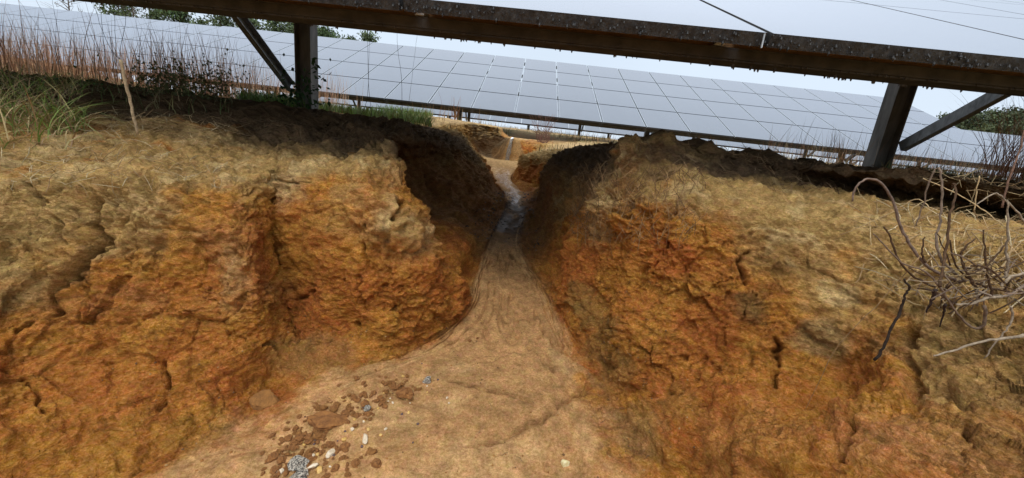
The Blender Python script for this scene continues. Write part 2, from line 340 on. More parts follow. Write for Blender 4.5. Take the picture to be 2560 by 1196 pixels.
# the cracks one can see
CR = [([(228,470),(240,500),(214,558),(240,598),(180,650),(172,690)], .012, .08),
      ([(172,690),(150,715),(125,730),(122,775),(60,800)], .007, .03), ([(95,480),(150,560),(160,610)], .005, .02),
      ([(0,905),(60,920),(100,965),(105,1010),(130,1030)], .006, .025), ([(405,890),(415,960),(410,1010)], .005, .02),
      ([(790,460),(778,540)], .005, .02), ([(640,545),(640,470),(690,455),(760,458)], .006, .025),
      ([(912,560),(915,650),(905,700),(918,780)], .005, .02), ([(985,550),(1000,520),(1020,500)], .008, .04),
      ([(690,570),(700,680),(690,760),(730,750),(780,730)], .008, .03), ([(660,860),(690,850),(700,870)], .008, .03),
      ([(1690,500),(1680,560),(1650,640),(1620,690)], .005, .02), ([(1880,620),(1850,650),(1870,700)], .006, .03),
      ([(1760,550),(1765,610)], .006, .02), ([(1935,840),(1945,900),(1935,960)], .006, .03),
      ([(2280,830),(2290,900),(2285,980)], .012, .05), ([(2350,970),(2400,990),(2410,1050),(2430,1110)], .008, .04),
      ([(2120,1030),(2125,1080),(2095,1140)], .008, .04), ([(1555,830),(1620,880),(1640,905)], .004, .015),
      ([(1700,890),(1760,890),(1790,920)], .004, .015), ([(2290,480),(2350,500)], .01, .05),
      ([(1120,940),(1200,965),(1290,990),(1330,1005)], .010, .012), ([(1480,950),(1420,1000),(1340,1050),(1250,1095),(1180,1110)], .014, .014), ([(1240,760),(1300,830),(1380,920)], .007, .014), ([(1290,740),(1350,800),(1400,860)], .007, .014),
      ([(60,800),(30,860),(0,870)], .006, .02), ([(895,815)], .01, .04), ([(990,780)], .012, .03), ([(1060,380),(1075,420),(1100,470)], .03, .05)]
for pl, wd, dp in CR:
    q = [hit(*c) for c in pl]
    if len(q) == 1: q = [q[0], q[0]+np.array([.006, 0, 0])]
    q = np.array(q); lo = q.min(0)-.08; hi = q.max(0)+.08
    idx = np.where(((pp > lo) & (pp < hi)).all(1))[0]
    if len(idx) == 0: continue
    s = pp[idx]; s = s + .010*np.stack([vn(s, 45, 3), vn(s, 45, 4), vn(s, 45, 5)], 1)
    dm = np.full(len(idx), 9.)
    for a, b in zip(q[:-1], q[1:]):
        ab = b-a; t = np.clip(((s-a)@ab)/(ab@ab+1e-12), 0, 1); dm = np.minimum(dm, np.linalg.norm(s-a-t[:, None]*ab, axis=1))
    disp[idx] -= 1.7*dp*np.exp(-(dm/max(.0042, wd*.62))**2)
V = A + N0*disp.reshape(NA, NB, 1)
hump = .42*np.exp(-(((pp[:, 0]+11.5)/3.6)**2 + ((pp[:, 1]-7.9)/1.3)**2)*1.0)
V[..., 2] += hump.reshape(NA, NB)
for (px_, py_, Y_, rd, am) in [(1550, 395, 1.5, .055, .028), (1600, 375, 1.62, .06, .012), (1650, 400, 1.55, .05, .012), (1900, 400, 1.75, .10, .035), (1760, 385, 1.7, .09, .03), (930, 395, 1.5, .075, .035), (760, 415, 1.32, .07, .012)]:
    q_ = P(px_, py_, Y_); d_ = np.sqrt((V[..., 0]-q_.x)**2 + (V[..., 1]-q_.y)**2)/rd
    V[..., 2] += am*np.exp(-d_**4)

# colours of the soils, with shade under the table painted in
hump0 = np.exp(-(((pp[:, 0]+11.5)/3.6)**2 + ((pp[:, 1]-7.6)/1.6)**2))*.42
def mixc(a, b, t): return a*(1-t[:, None]) + np.array(b)*t[:, None]
n1 = fbm(pp, 3.0, 4, 101); n2 = fbm(pp*np.array([1, 1, 2.0]), 11, 4, 111); n3 = fbm(pp*np.array([1, 1, 2.4]), 38, 3, 121)
ORANGE = (.37, .145, .027); RED = (.33, .100, .021); OCHRE = (.42, .20, .034); TAN = (.40, .262, .092); SAND = (.35, .198, .078); OLIVE = (.24, .15, .042); DARK_SHADED = (.10, .066, .036)
c = np.tile(np.array(ORANGE), (len(pp), 1))
c = mixc(c, OCHRE, np.clip(sst(-.15, .5, n2)*.75, 0, 1))
c = mixc(c, RED, np.clip(sst(.0, .55, fbm(pp, 5.5, 3, 131))*.7, 0, 1))
c = mixc(c, TAN, np.clip(crust_z*sst(-.6, .1, n2+.5)*.95, 0, 1))
def blob(px, py, rad, colr, amt, aniso=(1, 1, 1)):
    global c
    q = hit(px, py); d = (pp-q)*np.array(aniso)
    r_ = np.linalg.norm(d, axis=1)/rad + .35*n2 + .2*n1
    c = mixc(c, colr, amt*(1-sst(.45, 1.0, r_)))
for a in [(60,600,.22,(.36,.255,.095),.8),(100,520,.16,TAN,.7),(330,560,.16,TAN,.8),(250,480,.16,TAN,.7),(520,500,.1,OCHRE,.7),(330,760,.16,RED,.4),(500,760,.14,ORANGE,.6),
          (1040,500,.08,OCHRE,.6),(960,650,.1,ORANGE,.5),(850,470,.09,TAN,.5),(720,460,.1,(.44,.28,.12),.7),
          (1780,440,.15,TAN,.9),(1950,500,.16,TAN,.9),(2100,560,.16,TAN,.9),(2250,640,.15,TAN,.9),(2050,480,.12,TAN,.8),(2400,700,.16,(.42,.28,.10),.9),(2350,850,.12,(.36,.22,.08),.8),(2520,900,.2,(.35,.22,.075),.8),
          (2500,1100,.16,(.33,.20,.065),.6),(2050,850,.07,(.32,.24,.10),.6),(1950,650,.1,(.22,.12,.035),.7),(1870,760,.06,(.16,.09,.03),.8),(1680,650,.09,RED,.8),(1750,800,.12,RED,.55),
          (1850,1120,.18,(.42,.185,.045),.8),(1600,1080,.12,(.28,.175,.065),.6),(1700,1010,.08,(.32,.21,.05),.35),(1570,395,.10,(.22,.105,.035),.9),(1560,450,.08,(.24,.12,.04),.85),(1640,375,.10,(.14,.08,.035),.95),(1720,395,.11,(.13,.08,.04),.95),(1800,410,.11,(.13,.085,.04),.95),(1890,420,.12,(.12,.08,.04),.95),(1640,430,.07,(.20,.12,.05),.8),(1980,430,.12,(.12,.08,.04),.9),(1500,850,.12,OLIVE,.6),(1470,780,.1,OLIVE,.55),(1530,930,.1,OLIVE,.5),(1440,740,.07,OLIVE,.6),  # dark crest blobs: rooty brown soil, with the table's shadow painted in
          (2230,1080,.12,(.42,.19,.06),.6),(1150,880,.1,(.30,.17,.06),.5),(820,880,.12,(.30,.165,.05),.6),(720,880,.08,(.22,.14,.04),.5)]:
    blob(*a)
sandn = floorm*sst(-.6, .2, n1+1.0) 
c = mixc(c, SAND, np.clip(sst(10.9, 11.8, jf+.55*n2+.3*n1)*(1-sst(14.0, 15.0, jf+.5*n2+.3*n1))*(1-sst(17, 18.5, kf)), 0, 1))
# soil lying under the table: dark crumbly topsoil with mulch, plus the table's shade put into the colour
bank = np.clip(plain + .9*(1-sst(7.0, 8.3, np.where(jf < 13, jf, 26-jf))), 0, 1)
dk_shade = np.clip(bank*sst(1.32, 1.62, pp[:, 1]+.08*n2)*(1-sst(4.2, 4.8, pp[:, 1])), 0, 1)
dk_shade = np.maximum(dk_shade, sst(20.0, 20.25, jf)*(1-sst(22, 22.6, jf))*sst(2.5, 3, kf)*(1-sst(6, 7, kf)))  # right ledge: shade of the undercut painted over the dark topsoil layer
c = mixc(c, DARK_SHADED, dk_shade*.95)
deep_shade = np.clip(wall*sst(9.0, 9.9, kf)*(1-sst(11.7, 12.4, kf)), 0, 1)
c = mixc(c, (.15, .085, .036), deep_shade*.7)  # inner gully walls: shade beneath the table painted into the clay colour
wetf = floorm*sst(9.3, 10, kf+.3*n2)*(1-sst(11.0, 11.8, kf+.3*n2))
c = mixc(c, (.05, .036, .025), wetf*.9)
GRASSG = (.20, .17, .07); STRAW = (.36, .26, .13)
fg = plain*sst(5.0, 6.5, pp[:, 1])
gc = mixc(np.tile(np.array(STRAW), (len(pp), 1)), GRASSG, sst(-.2, .4, fbm(pp, 1.3, 3, 151)))
gc = mixc(gc, (.42, .30, .15), sst(.1, .5, fbm(pp, .8, 3, 161))*.8)
c = c*(1-fg[:, None]) + gc*fg[:, None]
fl2 = np.clip(sst(12.8, 13.6, kf)*(1-sst(17.5, 19, kf))*(1-plain*.6), 0, 1)
c = mixc(c, (.40, .255, .105), fl2*floorm)
c = mixc(c, (.20, .085, .035), np.clip(hump0*2.6, 0, 1)*.9)
c = mixc(c, (.10, .08, .05), sst(14.6, 15.0, kf)*(1-sst(15.9, 16.1, kf))*(1-sst(12.2, 12.8, jf))*sst(6.5, 7, jf)*.85)
damp = np.clip(floorm*sst(.1, .6, fbm(pp*np.array([1, .6, 1]), 4.5, 4, 261)), 0, 1)
c = mixc(c, (.24, .135, .052), damp*.5)
c = mixc(c, (.42, .275, .12), np.clip(floorm*sst(.2, .6, fbm(fw, 2.4, 3, 262)), 0, 1)*.4)
c = mixc(c, (.54, .40, .18), np.clip(crust_z*sst(.15, .6, fbm(pp, 17, 3, 281))*(1-dk_shade)*.6, 0, 1))
c = c*(1+.22*n3[:, None]+.06*n1[:, None]); c = np.clip(c*np.array([1.18, 1.10, 1.08]), .01, .9)
sandm = np.clip(sst(11.0, 11.75, jf+.25*n2+.1*n1)*(1-sst(14.2, 15.0, jf+.3*n2+.15*n1)), 0, 1)
wet = np.clip(floorm*sst(9.3, 10, kf)*(1-sst(12.6, 13.2, kf))*sst(.0, .6, fbm(pp*np.array([1, .5, 1]), 11, 3, 171))*.7, 0, 1)
wet = wet*.55
wet = np.maximum(wet, np.clip(sst(10.8, 11.2, kf)*(1-sst(13.0, 13.6, kf))*sst(12.2, 12.8, jf+.35*n2)*(1-sst(13.4, 14.0, jf+.35*n2))*sst(-.3, .2, n3), 0, 1))
wet = np.maximum(wet, np.clip(floorm*sst(14, 14.4, kf)*(1-sst(15.2, 15.6, kf))*.5*sst(0, .3, n2), 0, 1))

def grid_mesh(name, V, mats, c=None, extra=None):
    NA, NB = V.shape[:2]; me = bpy.data.meshes.new(name)
    idx = np.arange(NA*NB).reshape(NA, NB)
    q = np.stack([idx[:-1, :-1], idx[:-1, 1:], idx[1:, 1:], idx[1:, :-1]], -1).reshape(-1, 4)
    me.vertices.add(NA*NB); me.vertices.foreach_set('co', V.reshape(-1).astype(np.float32))
    me.loops.add(len(q)*4); me.loops.foreach_set('vertex_index', q.reshape(-1).astype(np.int32))
    me.polygons.add(len(q)); me.polygons.foreach_set('loop_start', np.arange(0, len(q)*4, 4, dtype=np.int32))
    me.polygons.foreach_set('loop_total', np.full(len(q), 4, dtype=np.int32))
    me.update(calc_edges=True); me.validate()
    me.polygons.foreach_set('use_smooth', np.ones(len(q), dtype=bool))
    if c is not None:
        at = me.color_attributes.new('col', 'FLOAT_COLOR', 'POINT')
        at.data.foreach_set('color', np.concatenate([c, np.ones((len(c), 1))], 1).astype(np.float32).reshape(-1))
    for k_, v_ in (extra or {}).items():
        at = me.attributes.new(k_, 'FLOAT', 'POINT'); at.data.foreach_set('value', v_.astype(np.float32))
    for mt in mats: me.materials.append(mt)
    o = bpy.data.objects.new(name, me); COL.objects.link(o); return o

def ground_mat():
    mt, n, l, b = new_mat('soil')
    at = n.new('ShaderNodeAttribute'); at.attribute_name = 'col'
    sd_ = n.new('ShaderNodeAttribute'); sd_.attribute_name = 'sand'
    we = n.new('ShaderNodeAttribute'); we.attribute_name = 'wet'
    tcn = n.new('ShaderNodeTexCoord'); mp = n.new('ShaderNodeMapping'); mp.inputs['Scale'].default_value = (1, 1, 1.9)
    mp.inputs['Rotation'].default_value = (0.1, 0.25, 0)
    l.new(tcn.outputs['Object'], mp.inputs[0]); vec = mp.outputs[0]
    a1 = noise_node(n, l, 26, 6, .7, vec, .4); a2 = noise_node(n, l, 130, 5, .7, vec, .3); a3 = noise_node(n, l, 420, 3, .7, vec)
    def mr_(src, lo, hi, fa=.3, fb=.7):
        x = n.new('ShaderNodeMapRange'); x.inputs['From Min'].default_value = fa; x.inputs['From Max'].default_value = fb
        x.inputs['To Min'].default_value = lo; x.inputs['To Max'].default_value = hi; l.new(src, x.inputs['Value']); return x.outputs[0]
    def mth(op, a, b_):
        x = n.new('ShaderNodeMath'); x.operation = op
        for i, s in enumerate((a, b_)):
            if isinstance(s, (int, float)): x.inputs[i].default_value = s
            else: l.new(s, x.inputs[i])
        return x.outputs[0]
    v = mth('MULTIPLY', mr_(a1.outputs['Fac'], .76, 1.24), mth('MULTIPLY', mr_(a2.outputs['Fac'], .64, 1.36), mr_(a3.outputs['Fac'], .74, 1.26)))
    # ochre/red flecking by hue
    hs = n.new('ShaderNodeHueSaturation'); l.new(at.outputs['Color'], hs.inputs['Color'])
    a4 = noise_node(n, l, 48, 5, .7, vec, .6)
    l.new(mr_(a4.outputs['Fac'], .486, .517), hs.inputs['Hue']); l.new(v, hs.inputs['Value'])
    l.new(mr_(a2.outputs['Fac'], 1.06, .92), hs.inputs['Saturation'])
    l.new(hs.outputs[0], b.inputs['Base Color'])
    # bump: flakes + hairline cracks + grain
    vo = n.new('ShaderNodeTexVoronoi'); vo.feature = 'DISTANCE_TO_EDGE'; vo.inputs['Scale'].default_value = 17
    mixv = n.new('ShaderNodeMix'); mixv.data_type = 'VECTOR'; mixv.inputs['Factor'].default_value = .07
    l.new(vec, mixv.inputs['A']); l.new(a1.outputs['Color'], mixv.inputs['B']); l.new(mixv.outputs['Result'], vo.inputs['Vector'])
    ck = mr_(vo.outputs['Distance'], 0, 1, 0, .035)
    msk = noise_node(n, l, 5, 2, .5, vec); mk = mr_(msk.outputs['Fac'], 0, .55, .47, .6)
    nosand = mth('SUBTRACT', 1.0, sd_.outputs['Fac'])
    ckb = mth('MULTIPLY', mth('MULTIPLY', mth('SUBTRACT', ck, 1.0), mk), nosand)
    hgt = mth('ADD', mth('MULTIPLY', a1.outputs['Fac'], mth('MULTIPLY', nosand, 1.1)), mth('MULTIPLY', a2.outputs['Fac'], mth('ADD', mth('MULTIPLY', nosand, .62), .14)))
    hgt = mth('ADD', hgt, mth('MULTIPLY', a3.outputs['Fac'], .17)); hgt = mth('ADD', hgt, mth('MULTIPLY', ckb, .6))
    bp = n.new('ShaderNodeBump'); bp.inputs['Strength'].default_value = 1.0; bp.inputs['Distance'].default_value = .014
    l.new(hgt, bp.inputs['Height']); l.new(bp.outputs[0], b.inputs['Normal'])
    l.new(mr_(we.outputs['Fac'], .92, .15, 0, 1), b.inputs['Roughness'])
    l.new(mr_(we.outputs['Fac'], .10, .34, 0, 1), b.inputs['Specular IOR Level'])
    return mt
M_SOIL = ground_mat()
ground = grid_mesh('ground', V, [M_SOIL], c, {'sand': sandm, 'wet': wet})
tag(ground, kind='structure')
VF = V.reshape(-1, 3)
vpx, vpy, vz = project(VF)
def ghit(px, py, rad=10):
    """ground point seen at a pixel of the photograph (used once, to place things on the ground)"""
    d2 = (vpx-px)**2 + (vpy-py)**2
    k = np.where((d2 < rad**2) & (vz > .2))[0]
    if len(k) == 0: k = np.argsort(np.where(vz > .2, d2, 1e9))[:3]
    return Vector(VF[k[np.argmin(vz[k]+d2[k]*2e-5)]])
from mathutils.kdtree import KDTree
_sub = np.where(np.abs(VF[:, 0]) < 40)[0][::2]
_kd = KDTree(len(_sub))
for i_, q_ in enumerate(_sub): _kd.insert((VF[q_, 0], VF[q_, 1], 0), i_)
_kd.balance()
def gz(x, y):
    co = _kd.find_n((x, y, 0), 3)
    return max(VF[_sub[i_], 2] for _, i_, _ in co)

#%%TABLES
# ------------------------------------------------------------------ solar tables
TILT = R(26.6); CT, ST_ = math.cos(TILT), math.sin(TILT)
def glass_mat():
    mt, n, l, b = new_mat('panel_glass')
    tcn = n.new('ShaderNodeTexCoord'); t = noise_node(n, l, 3.0, 4, .6, tcn.outputs['Object'])
    r_ = n.new('ShaderNodeValToRGB'); r_.color_ramp.elements[0].color = (.06, .08, .11, 1); r_.color_ramp.elements[1].color = (.08, .10, .13, 1)
    l.new(t.outputs['Fac'], r_.inputs[0]); l.new(r_.outputs[0], b.inputs['Base Color'])
    b.inputs['Roughness'].default_value = .18; b.inputs['IOR'].default_value = 1.68
    return mt
M_GLASS = glass_mat()
M_GAP = simple_mat('panel_gap', (.03, .035, .05), (.05, .055, .075), 30, .6)
M_EDGE = simple_mat('panel_edge', (.20, .23, .26), (.32, .35, .38), 30, .5)
M_GRIME = simple_mat('grimy_edge', (.012, .012, .012), (.05, .046, .04), 60, .6, 1.0, 50, stretch=(1, 1, .35), lo=.4, hi=.75)
M_STEEL = simple_mat('galvanised_steel', (.20, .21, .21), (.38, .40, .41), 35, .5, .1, 90, metal=.3, stretch=(1, 1, .4))
M_STEELD = simple_mat('soiled_steel', (.035, .033, .032), (.075, .07, .064), 22, .6, .1, 90)
M_BOUNCE = simple_mat('bounce_lit_steel', (.36, .20, .09), (.48, .27, .12), 14, .6, .1, 60)  # purlin web: brown light bounced off the soil, painted into the steel colour
PW, PHt, TH = 1.0, 1.18, .034
def panel_mesh(name, edge, front, gap=.018, sgap=.012, fr=.012):
    mb = MB(); x0, x1 = gap/2, PW-gap/2; s0, s1 = sgap/2, PHt-sgap/2
    def q(x, s, o): return (x, s*CT - o*ST_, s*ST_ + o*CT)
    o8 = [q(x0,s0,-TH),q(x1,s0,-TH),q(x1,s1,-TH),q(x0,s1,-TH),q(x0,s0,0),q(x1,s0,0),q(x1,s1,0),q(x0,s1,0)]
    mb.add(o8, [(0,3,2,1),(0,1,5,4),(2,3,7,6)], 2); mb.add(o8, [(1,2,6,5),(3,0,4,7)], 1)
    i4 = [q(x0+fr,s0,0),q(x1-fr,s0,0),q(x1-fr,s1,0),q(x0+fr,s1,0)]
    vs = [o8[4], o8[5], o8[6], o8[7]] + i4
    mb.add(vs, [(1,2,6,5),(3,0,4,7)], 1); mb.add(i4, [(0,1,2,3)], 0)
    o = mb.build(name, [M_GLASS, edge, front]); me = o.data; bpy.data.objects.remove(o); return me
ME_FAR = panel_mesh('solar_panel', M_EDGE, M_GAP, .028, .036, .016)
ME_NEAR = panel_mesh('solar_panel', M_GRIME, M_GRIME, .014, .012, .003)
def post_obj(x, y, zb, zt, mat, parent, s=.15, d=.11, rot=0):
    mb = MB(); t = .012        # H section: two flanges and a web
    for (a, b, c_, d_) in ((-s/2, -s/2+t, -d/2, d/2), (s/2-t, s/2, -d/2, d/2)): mb.box(a, b, c_, d_, zb, zt)
    mb.box(-s/2+t, s/2-t, -t/2, t/2, zb, zt-.002)
    o = mb.build('post', mat, parent); o.location = (x, y, 0); o.rotation_euler = (0, 0, rot); return o
def channel_obj(name, a, b, mat, parent, wd=.075, dp=.045, side=Vector((1, 0, 0)), t=.006):
    """C channel from a to b, open to one side"""
    a, b = Vector(a), Vector(b); ax = (b-a).normalized(); u = side; v = ax.cross(u).normalized()
    mb = MB(); pr = [(0,-wd/2),(dp,-wd/2),(dp,-wd/2+t),(t,-wd/2+t),(t,wd/2-t),(dp,wd/2-t),(dp,wd/2),(0,wd/2)]
    mb.prism(pr, a, b, u, v)
    return mb.build(name, mat, parent)
def make_table(x0, ncol, y0, z0, label, posts, near=False, dz=0.0, gaps=()):
    root = empty('solar_table', (x0, y0, z0)); tag(root, label, 'solar table', 'solar tables in parallel rows')
    me = ME_NEAR if near else ME_FAR
    for r_ in range(4):
        for cc in range(ncol):
            o = bpy.data.objects.new('solar_panel', me); COL.objects.link(o); o.parent = root
            o.location = (cc*PW, r_*PHt*CT, r_*PHt*ST_)
    L = ncol*PW
    if not near:
        for s in (.14, 1.55, 3.1, 4.4):
            mb = MB(); mb.box(.02, L-.02, s*CT, s*CT+.05, s*ST_-.13, s*ST_-.045); mb.build('purlin', M_STEELD, root)
    for px_ in posts:
        yp = 2.5; gzv = gz(px_, y0+yp)-z0-.25
        zt = yp*math.tan(TILT)-.12
        post_obj(px_-x0, yp, gzv, zt, M_POST, root, .15 if near else .13, .12 if near else .1, 0.0)
        # rafter along the slope, brace down to the post
        x = px_-x0+.085
        channel_obj('rafter', (x, .7, .7*math.tan(TILT)-.19), (x, 4.0, 4.0*math.tan(TILT)-.19), M_STEELD, root, .1, .05)
        xb_ = px_-x0+(.07 if px_ > 0 else -.12); channel_obj('brace', (xb_, 1.5, 1.5*math.tan(TILT)-.16), (xb_, yp-.08, gzv+.25+.20), M_STEEL, root, .085, .05)
    return root
M_POST = simple_mat('weathered_post', (.085, .075, .055), (.25, .23, .20), 9, .55, .12, 70, stretch=(1, 1, .3))
Y1, Z1 = 1.1, .374
t1 = make_table(-11.4, 20, Y1, Z1, 'near solar table crossing overhead, its grimy low edge above the gully', (-2.19, 3.12), near=True)
t1.rotation_euler.z = R(-1.2); t1.location.y += 12.0*math.sin(R(1.2)); t1.location.x += .012   # not quite parallel
# low edge hardware of the near table
xa, xb = .02, 20-.02
mb = MB()
mb.box(xa, xb, .245, .255, .018, .075); mb.build('purlin_web', M_BOUNCE, t1)
mb = MB(); mb.box(xa, xb, .20, .243, .012, .0165); mb.box(xa, xb, .20, .206, -.016, .0115); mb.box(xa, xb, .2065, .27, -.022, -.0165); mb.box(xa, xb, .206+.06, .275, -.016, .0115)
mb.build('front_purlin', M_STEELD, t1)
for s in (1.55, 3.1, 4.4):
    mb = MB(); mb.box(xa, xb, s*CT, s*CT+.05, s*ST_-.13, s*ST_-.045); mb.build('purlin', M_STEELD, t1)
t2 = make_table(-10.35, 22, 8.83, .85, 'long middle solar table facing the gully across the photo, seen below the near beam', (-7.5, -2.06, 3.44, 9.1))
t2b = make_table(-18.43, 8, 8.83, .82, 'solar table at the far left behind the tall reddish grass, cut by the photo edge', (-13, -17.5))
t3 = [make_table(x, 22, 16.6, 1.47, lb, [x+2.5+5.5*i for i in range(4)]) for x, lb in
      ((-16.5, 'solar table of the third row, its low edge glimpsed under the middle table'), (5.6, 'solar table of the third row to the right, its top edge below the trees'))]
t4 = [make_table(x, 22, 24.1, 1.74, lb, [x+2.5+5.5*i for i in range(4)]) for x, lb in
      ((-13.5, 'rearmost solar table glimpsed low above the waterfall'), (8.6, 'rearmost solar table to the right of the waterfall, mostly hidden'))]

# small hardware and drips on the low edge of the near table
M_WET = simple_mat('wet_drip', (.03, .03, .035), (.08, .08, .09), 40, .15)
M_PALE = simple_mat('bright_zinc', (.35, .38, .4), (.55, .58, .6), 30, .4)
mb = MB()
for i in range(520):
    x = random.uniform(7.2, 15.5); r_ = random.uniform(.0012, .0032); yy = random.choice([.2015, .203, .268])
    z = -.022 if yy > .25 else -.018
    mb.tube([(x, yy+.003, z+.001), (x, yy+.003, z-r_*1.2), (x+random.uniform(-.001, .001), yy+.003, z-r_*2.4)], [r_*1.3, r_, r_*.3], 5)
mb.build('drips', M_STEELD, t1)['kind'] = 'stuff'
mb = MB()
for i in range(900):      # crusted grime and beads on the glass edge
    x = random.uniform(7.0, 15.8); z = -random.random()**.6*.028; r_ = random.uniform(.0012, .0035)
    cc_ = Vector((x, -.0005+(-z)*ST_/CT*.5*0+.0, z))
    cc_ = Vector((x, .005*CT+(-z)*.45, z)); 
    mb.tube([cc_+Vector((0, -.002, r_)), cc_+Vector((0, -.003, -r_)), cc_+Vector((0, -.001, -r_*2.4))], [r_*.6, r_, r_*.3], 5)
mb.build('grime', M_GRIME, t1)['kind'] = 'stuff'
def bracket(x, nm='bracket'):
    mb = MB(); mb.add([(x,.195,.02),(x+.03,.195,.02),(x+.03,.195,.052),(x,.245,.02),(x+.03,.245,.02),(x+.03,.245,.052)], [(0,1,2),(5,4,3),(0,3,4,1),(1,4,5,2),(2,5,3,0)])
    mb.build(nm, M_PALE, t1)
for px_ in (1022, 1790): bracket(P(px_, 40, 1.3).x+11.4)
for px_, py_ in ((1145, 84), (1152, 86)):
    x = P(px_, py_, 1.34).x+11.4; mb = MB(); mb.add([(x-.012,.24,-.021),(x+.004,.24,-.021),(x+.004,.24,-.035),(x-.012,.243,-.021),(x+.004,.243,-.021),(x+.004,.243,-.035)], [(0,1,2),(5,4,3),(0,3,4,1),(1,4,5,2),(2,5,3,0)]); mb.build('bracket', M_STEELD, t1)
for px_ in (1775, 1833, 1880, 1942, 2100):
    x = P(px_, 165, 1.3).x+11.4; mb = MB(); mb.tube([(x,.235,-.018),(x,.235,-.029)], .0055, 6); mb.tube([(x,.235,-.029),(x,.235,-.034)], .003, 6); mb.build('bolt', M_STEELD, t1)
mb = MB(); x = P(1908, 100, 1.1).x+11.4-.008
mb.box(x-.0012, x+.0012, .0, .004, -.036, -.001); mb.build('clip', M_PALE, t1)

# ------------------------------------------------------------------ sampling the ground
_du = np.linalg.norm(np.gradient(V, axis=0), axis=2)*np.linalg.norm(np.gradient(V, axis=1), axis=2)
AREA = _du.reshape(-1)
_Nv = normals(V).reshape(-1, 3)
def sample(n, px=None, py=None, Y=None, X=None, cond=None):
    mk_ = np.ones(len(VF), bool)
    if px: mk_ &= (vpx > px[0]) & (vpx < px[1]) & (vz > .1)
    if py: mk_ &= (vpy > py[0]) & (vpy < py[1])
    if Y: mk_ &= (VF[:, 1] > Y[0]) & (VF[:, 1] < Y[1])
    if X: mk_ &= (VF[:, 0] > X[0]) & (VF[:, 0] < X[1])
    if cond is not None: mk_ &= cond
    idx = np.where(mk_)[0]
    if len(idx) == 0: print('EMPTY SAMPLE', px, py, Y, X); return np.zeros((0, 3)), np.zeros((0, 3))
    p_ = AREA[idx]/AREA[idx].sum(); k = rng.choice(idx, n, p=p_)
    i, j = k//NB, k % NB; i2 = np.clip(i+1, 0, NA-1); j2 = np.clip(j+1, 0, NB-1)
    u, v = rng.random((n, 1)), rng.random((n, 1))
    a = V[i, j]; return a + (V[i2, j]-a)*u + (V[i, j2]-a)*v, _Nv[k]
TOP = plain > .85
def blades(name, base, h, wd, cols, lean=.35, seg=4, parent=None, mat=None, flop=0.0, bias=(0, 0)):
    """thin tapering leaves rising from base points, as one mesh"""
    n = len(base)
    if n == 0: return None
    h = np.broadcast_to(h, (n,)) * rng.uniform(.6, 1.15, n); an = rng.uniform(0, 2*np.pi, n); bd = rng.uniform(0, 2*np.pi, n)
    ld = np.stack([np.cos(bd)+bias[0], np.sin(bd)+bias[1], np.zeros(n)], 1); wv = np.stack([np.cos(an), np.sin(an), np.zeros(n)], 1)
    L = rng.uniform(.2, 1.0, n)*lean
    vs = []; 
    for s in range(seg+1):
        t = s/seg; b = base + np.array([0, 0, 1])*(h*t*(1-flop*t*L))[:, None] + ld*(h*L*t**1.8)[:, None]
        ww = wd*(1-t)**.7*(1 if s else .7) if s < seg else 0
        vs.append(b - wv*ww/2); vs.append(b + wv*ww/2)
    vv = np.stack(vs, 1).reshape(-1, 3); m_ = 2*(seg+1)
    o = np.arange(n)[:, None]*m_; fs = np.concatenate([o + np.array([2*s, 2*s+1, 2*s+3, 2*s+2]) for s in range(seg)], 1).reshape(-1, 4)
    me = bpy.data.meshes.new(name); me.vertices.add(len(vv)); me.vertices.foreach_set('co', vv.astype(np.float32).reshape(-1))
    me.loops.add(fs.size); me.loops.foreach_set('vertex_index', fs.reshape(-1).astype(np.int32))
    me.polygons.add(len(fs)); me.polygons.foreach_set('loop_start', np.arange(0, fs.size, 4, dtype=np.int32)); me.polygons.foreach_set('loop_total', np.full(len(fs), 4, dtype=np.int32))
    me.update(calc_edges=True)
    cols = np.array(cols); ci = cols[rng.integers(0, len(cols), n)]*rng.uniform(.7, 1.25, (n, 1))
    cv = np.repeat(ci, m_, axis=0); at = me.color_attributes.new('col', 'FLOAT_COLOR', 'POINT')
    at.data.foreach_set('color', np.concatenate([cv, np.ones((len(cv), 1))], 1).astype(np.float32).reshape(-1))
    me.materials.append(mat or M_BLADE); ob = bpy.data.objects.new(name, me); COL.objects.link(ob)
    if parent: ob.parent = parent
    return ob
M_BLADE = attr_mat('grass_blade', .6, .1, 30)
M_TWIG = attr_mat('twig_bark', .9, .45, 150, .08)
C_DRY = [(.34,.19,.085), (.42,.25,.12), (.36,.16,.07), (.48,.33,.17)]
C_RED = [(.40,.19,.10), (.46,.26,.14), (.34,.14,.07), (.50,.34,.2)]
C_GRN = [(.14,.29,.04), (.19,.34,.06), (.17,.24,.07), (.22,.24,.08)]
C_MIX = [(.16,.20,.05), (.34,.27,.12), (.42,.32,.15), (.12,.17,.04)]
C_TAN = [(.45,.33,.17), (.52,.42,.25), (.36,.24,.12)]
def stuff(o, cat, label=None):
    if o: tag(o, label or o.name.replace('_', ' '), cat, kind='stuff')
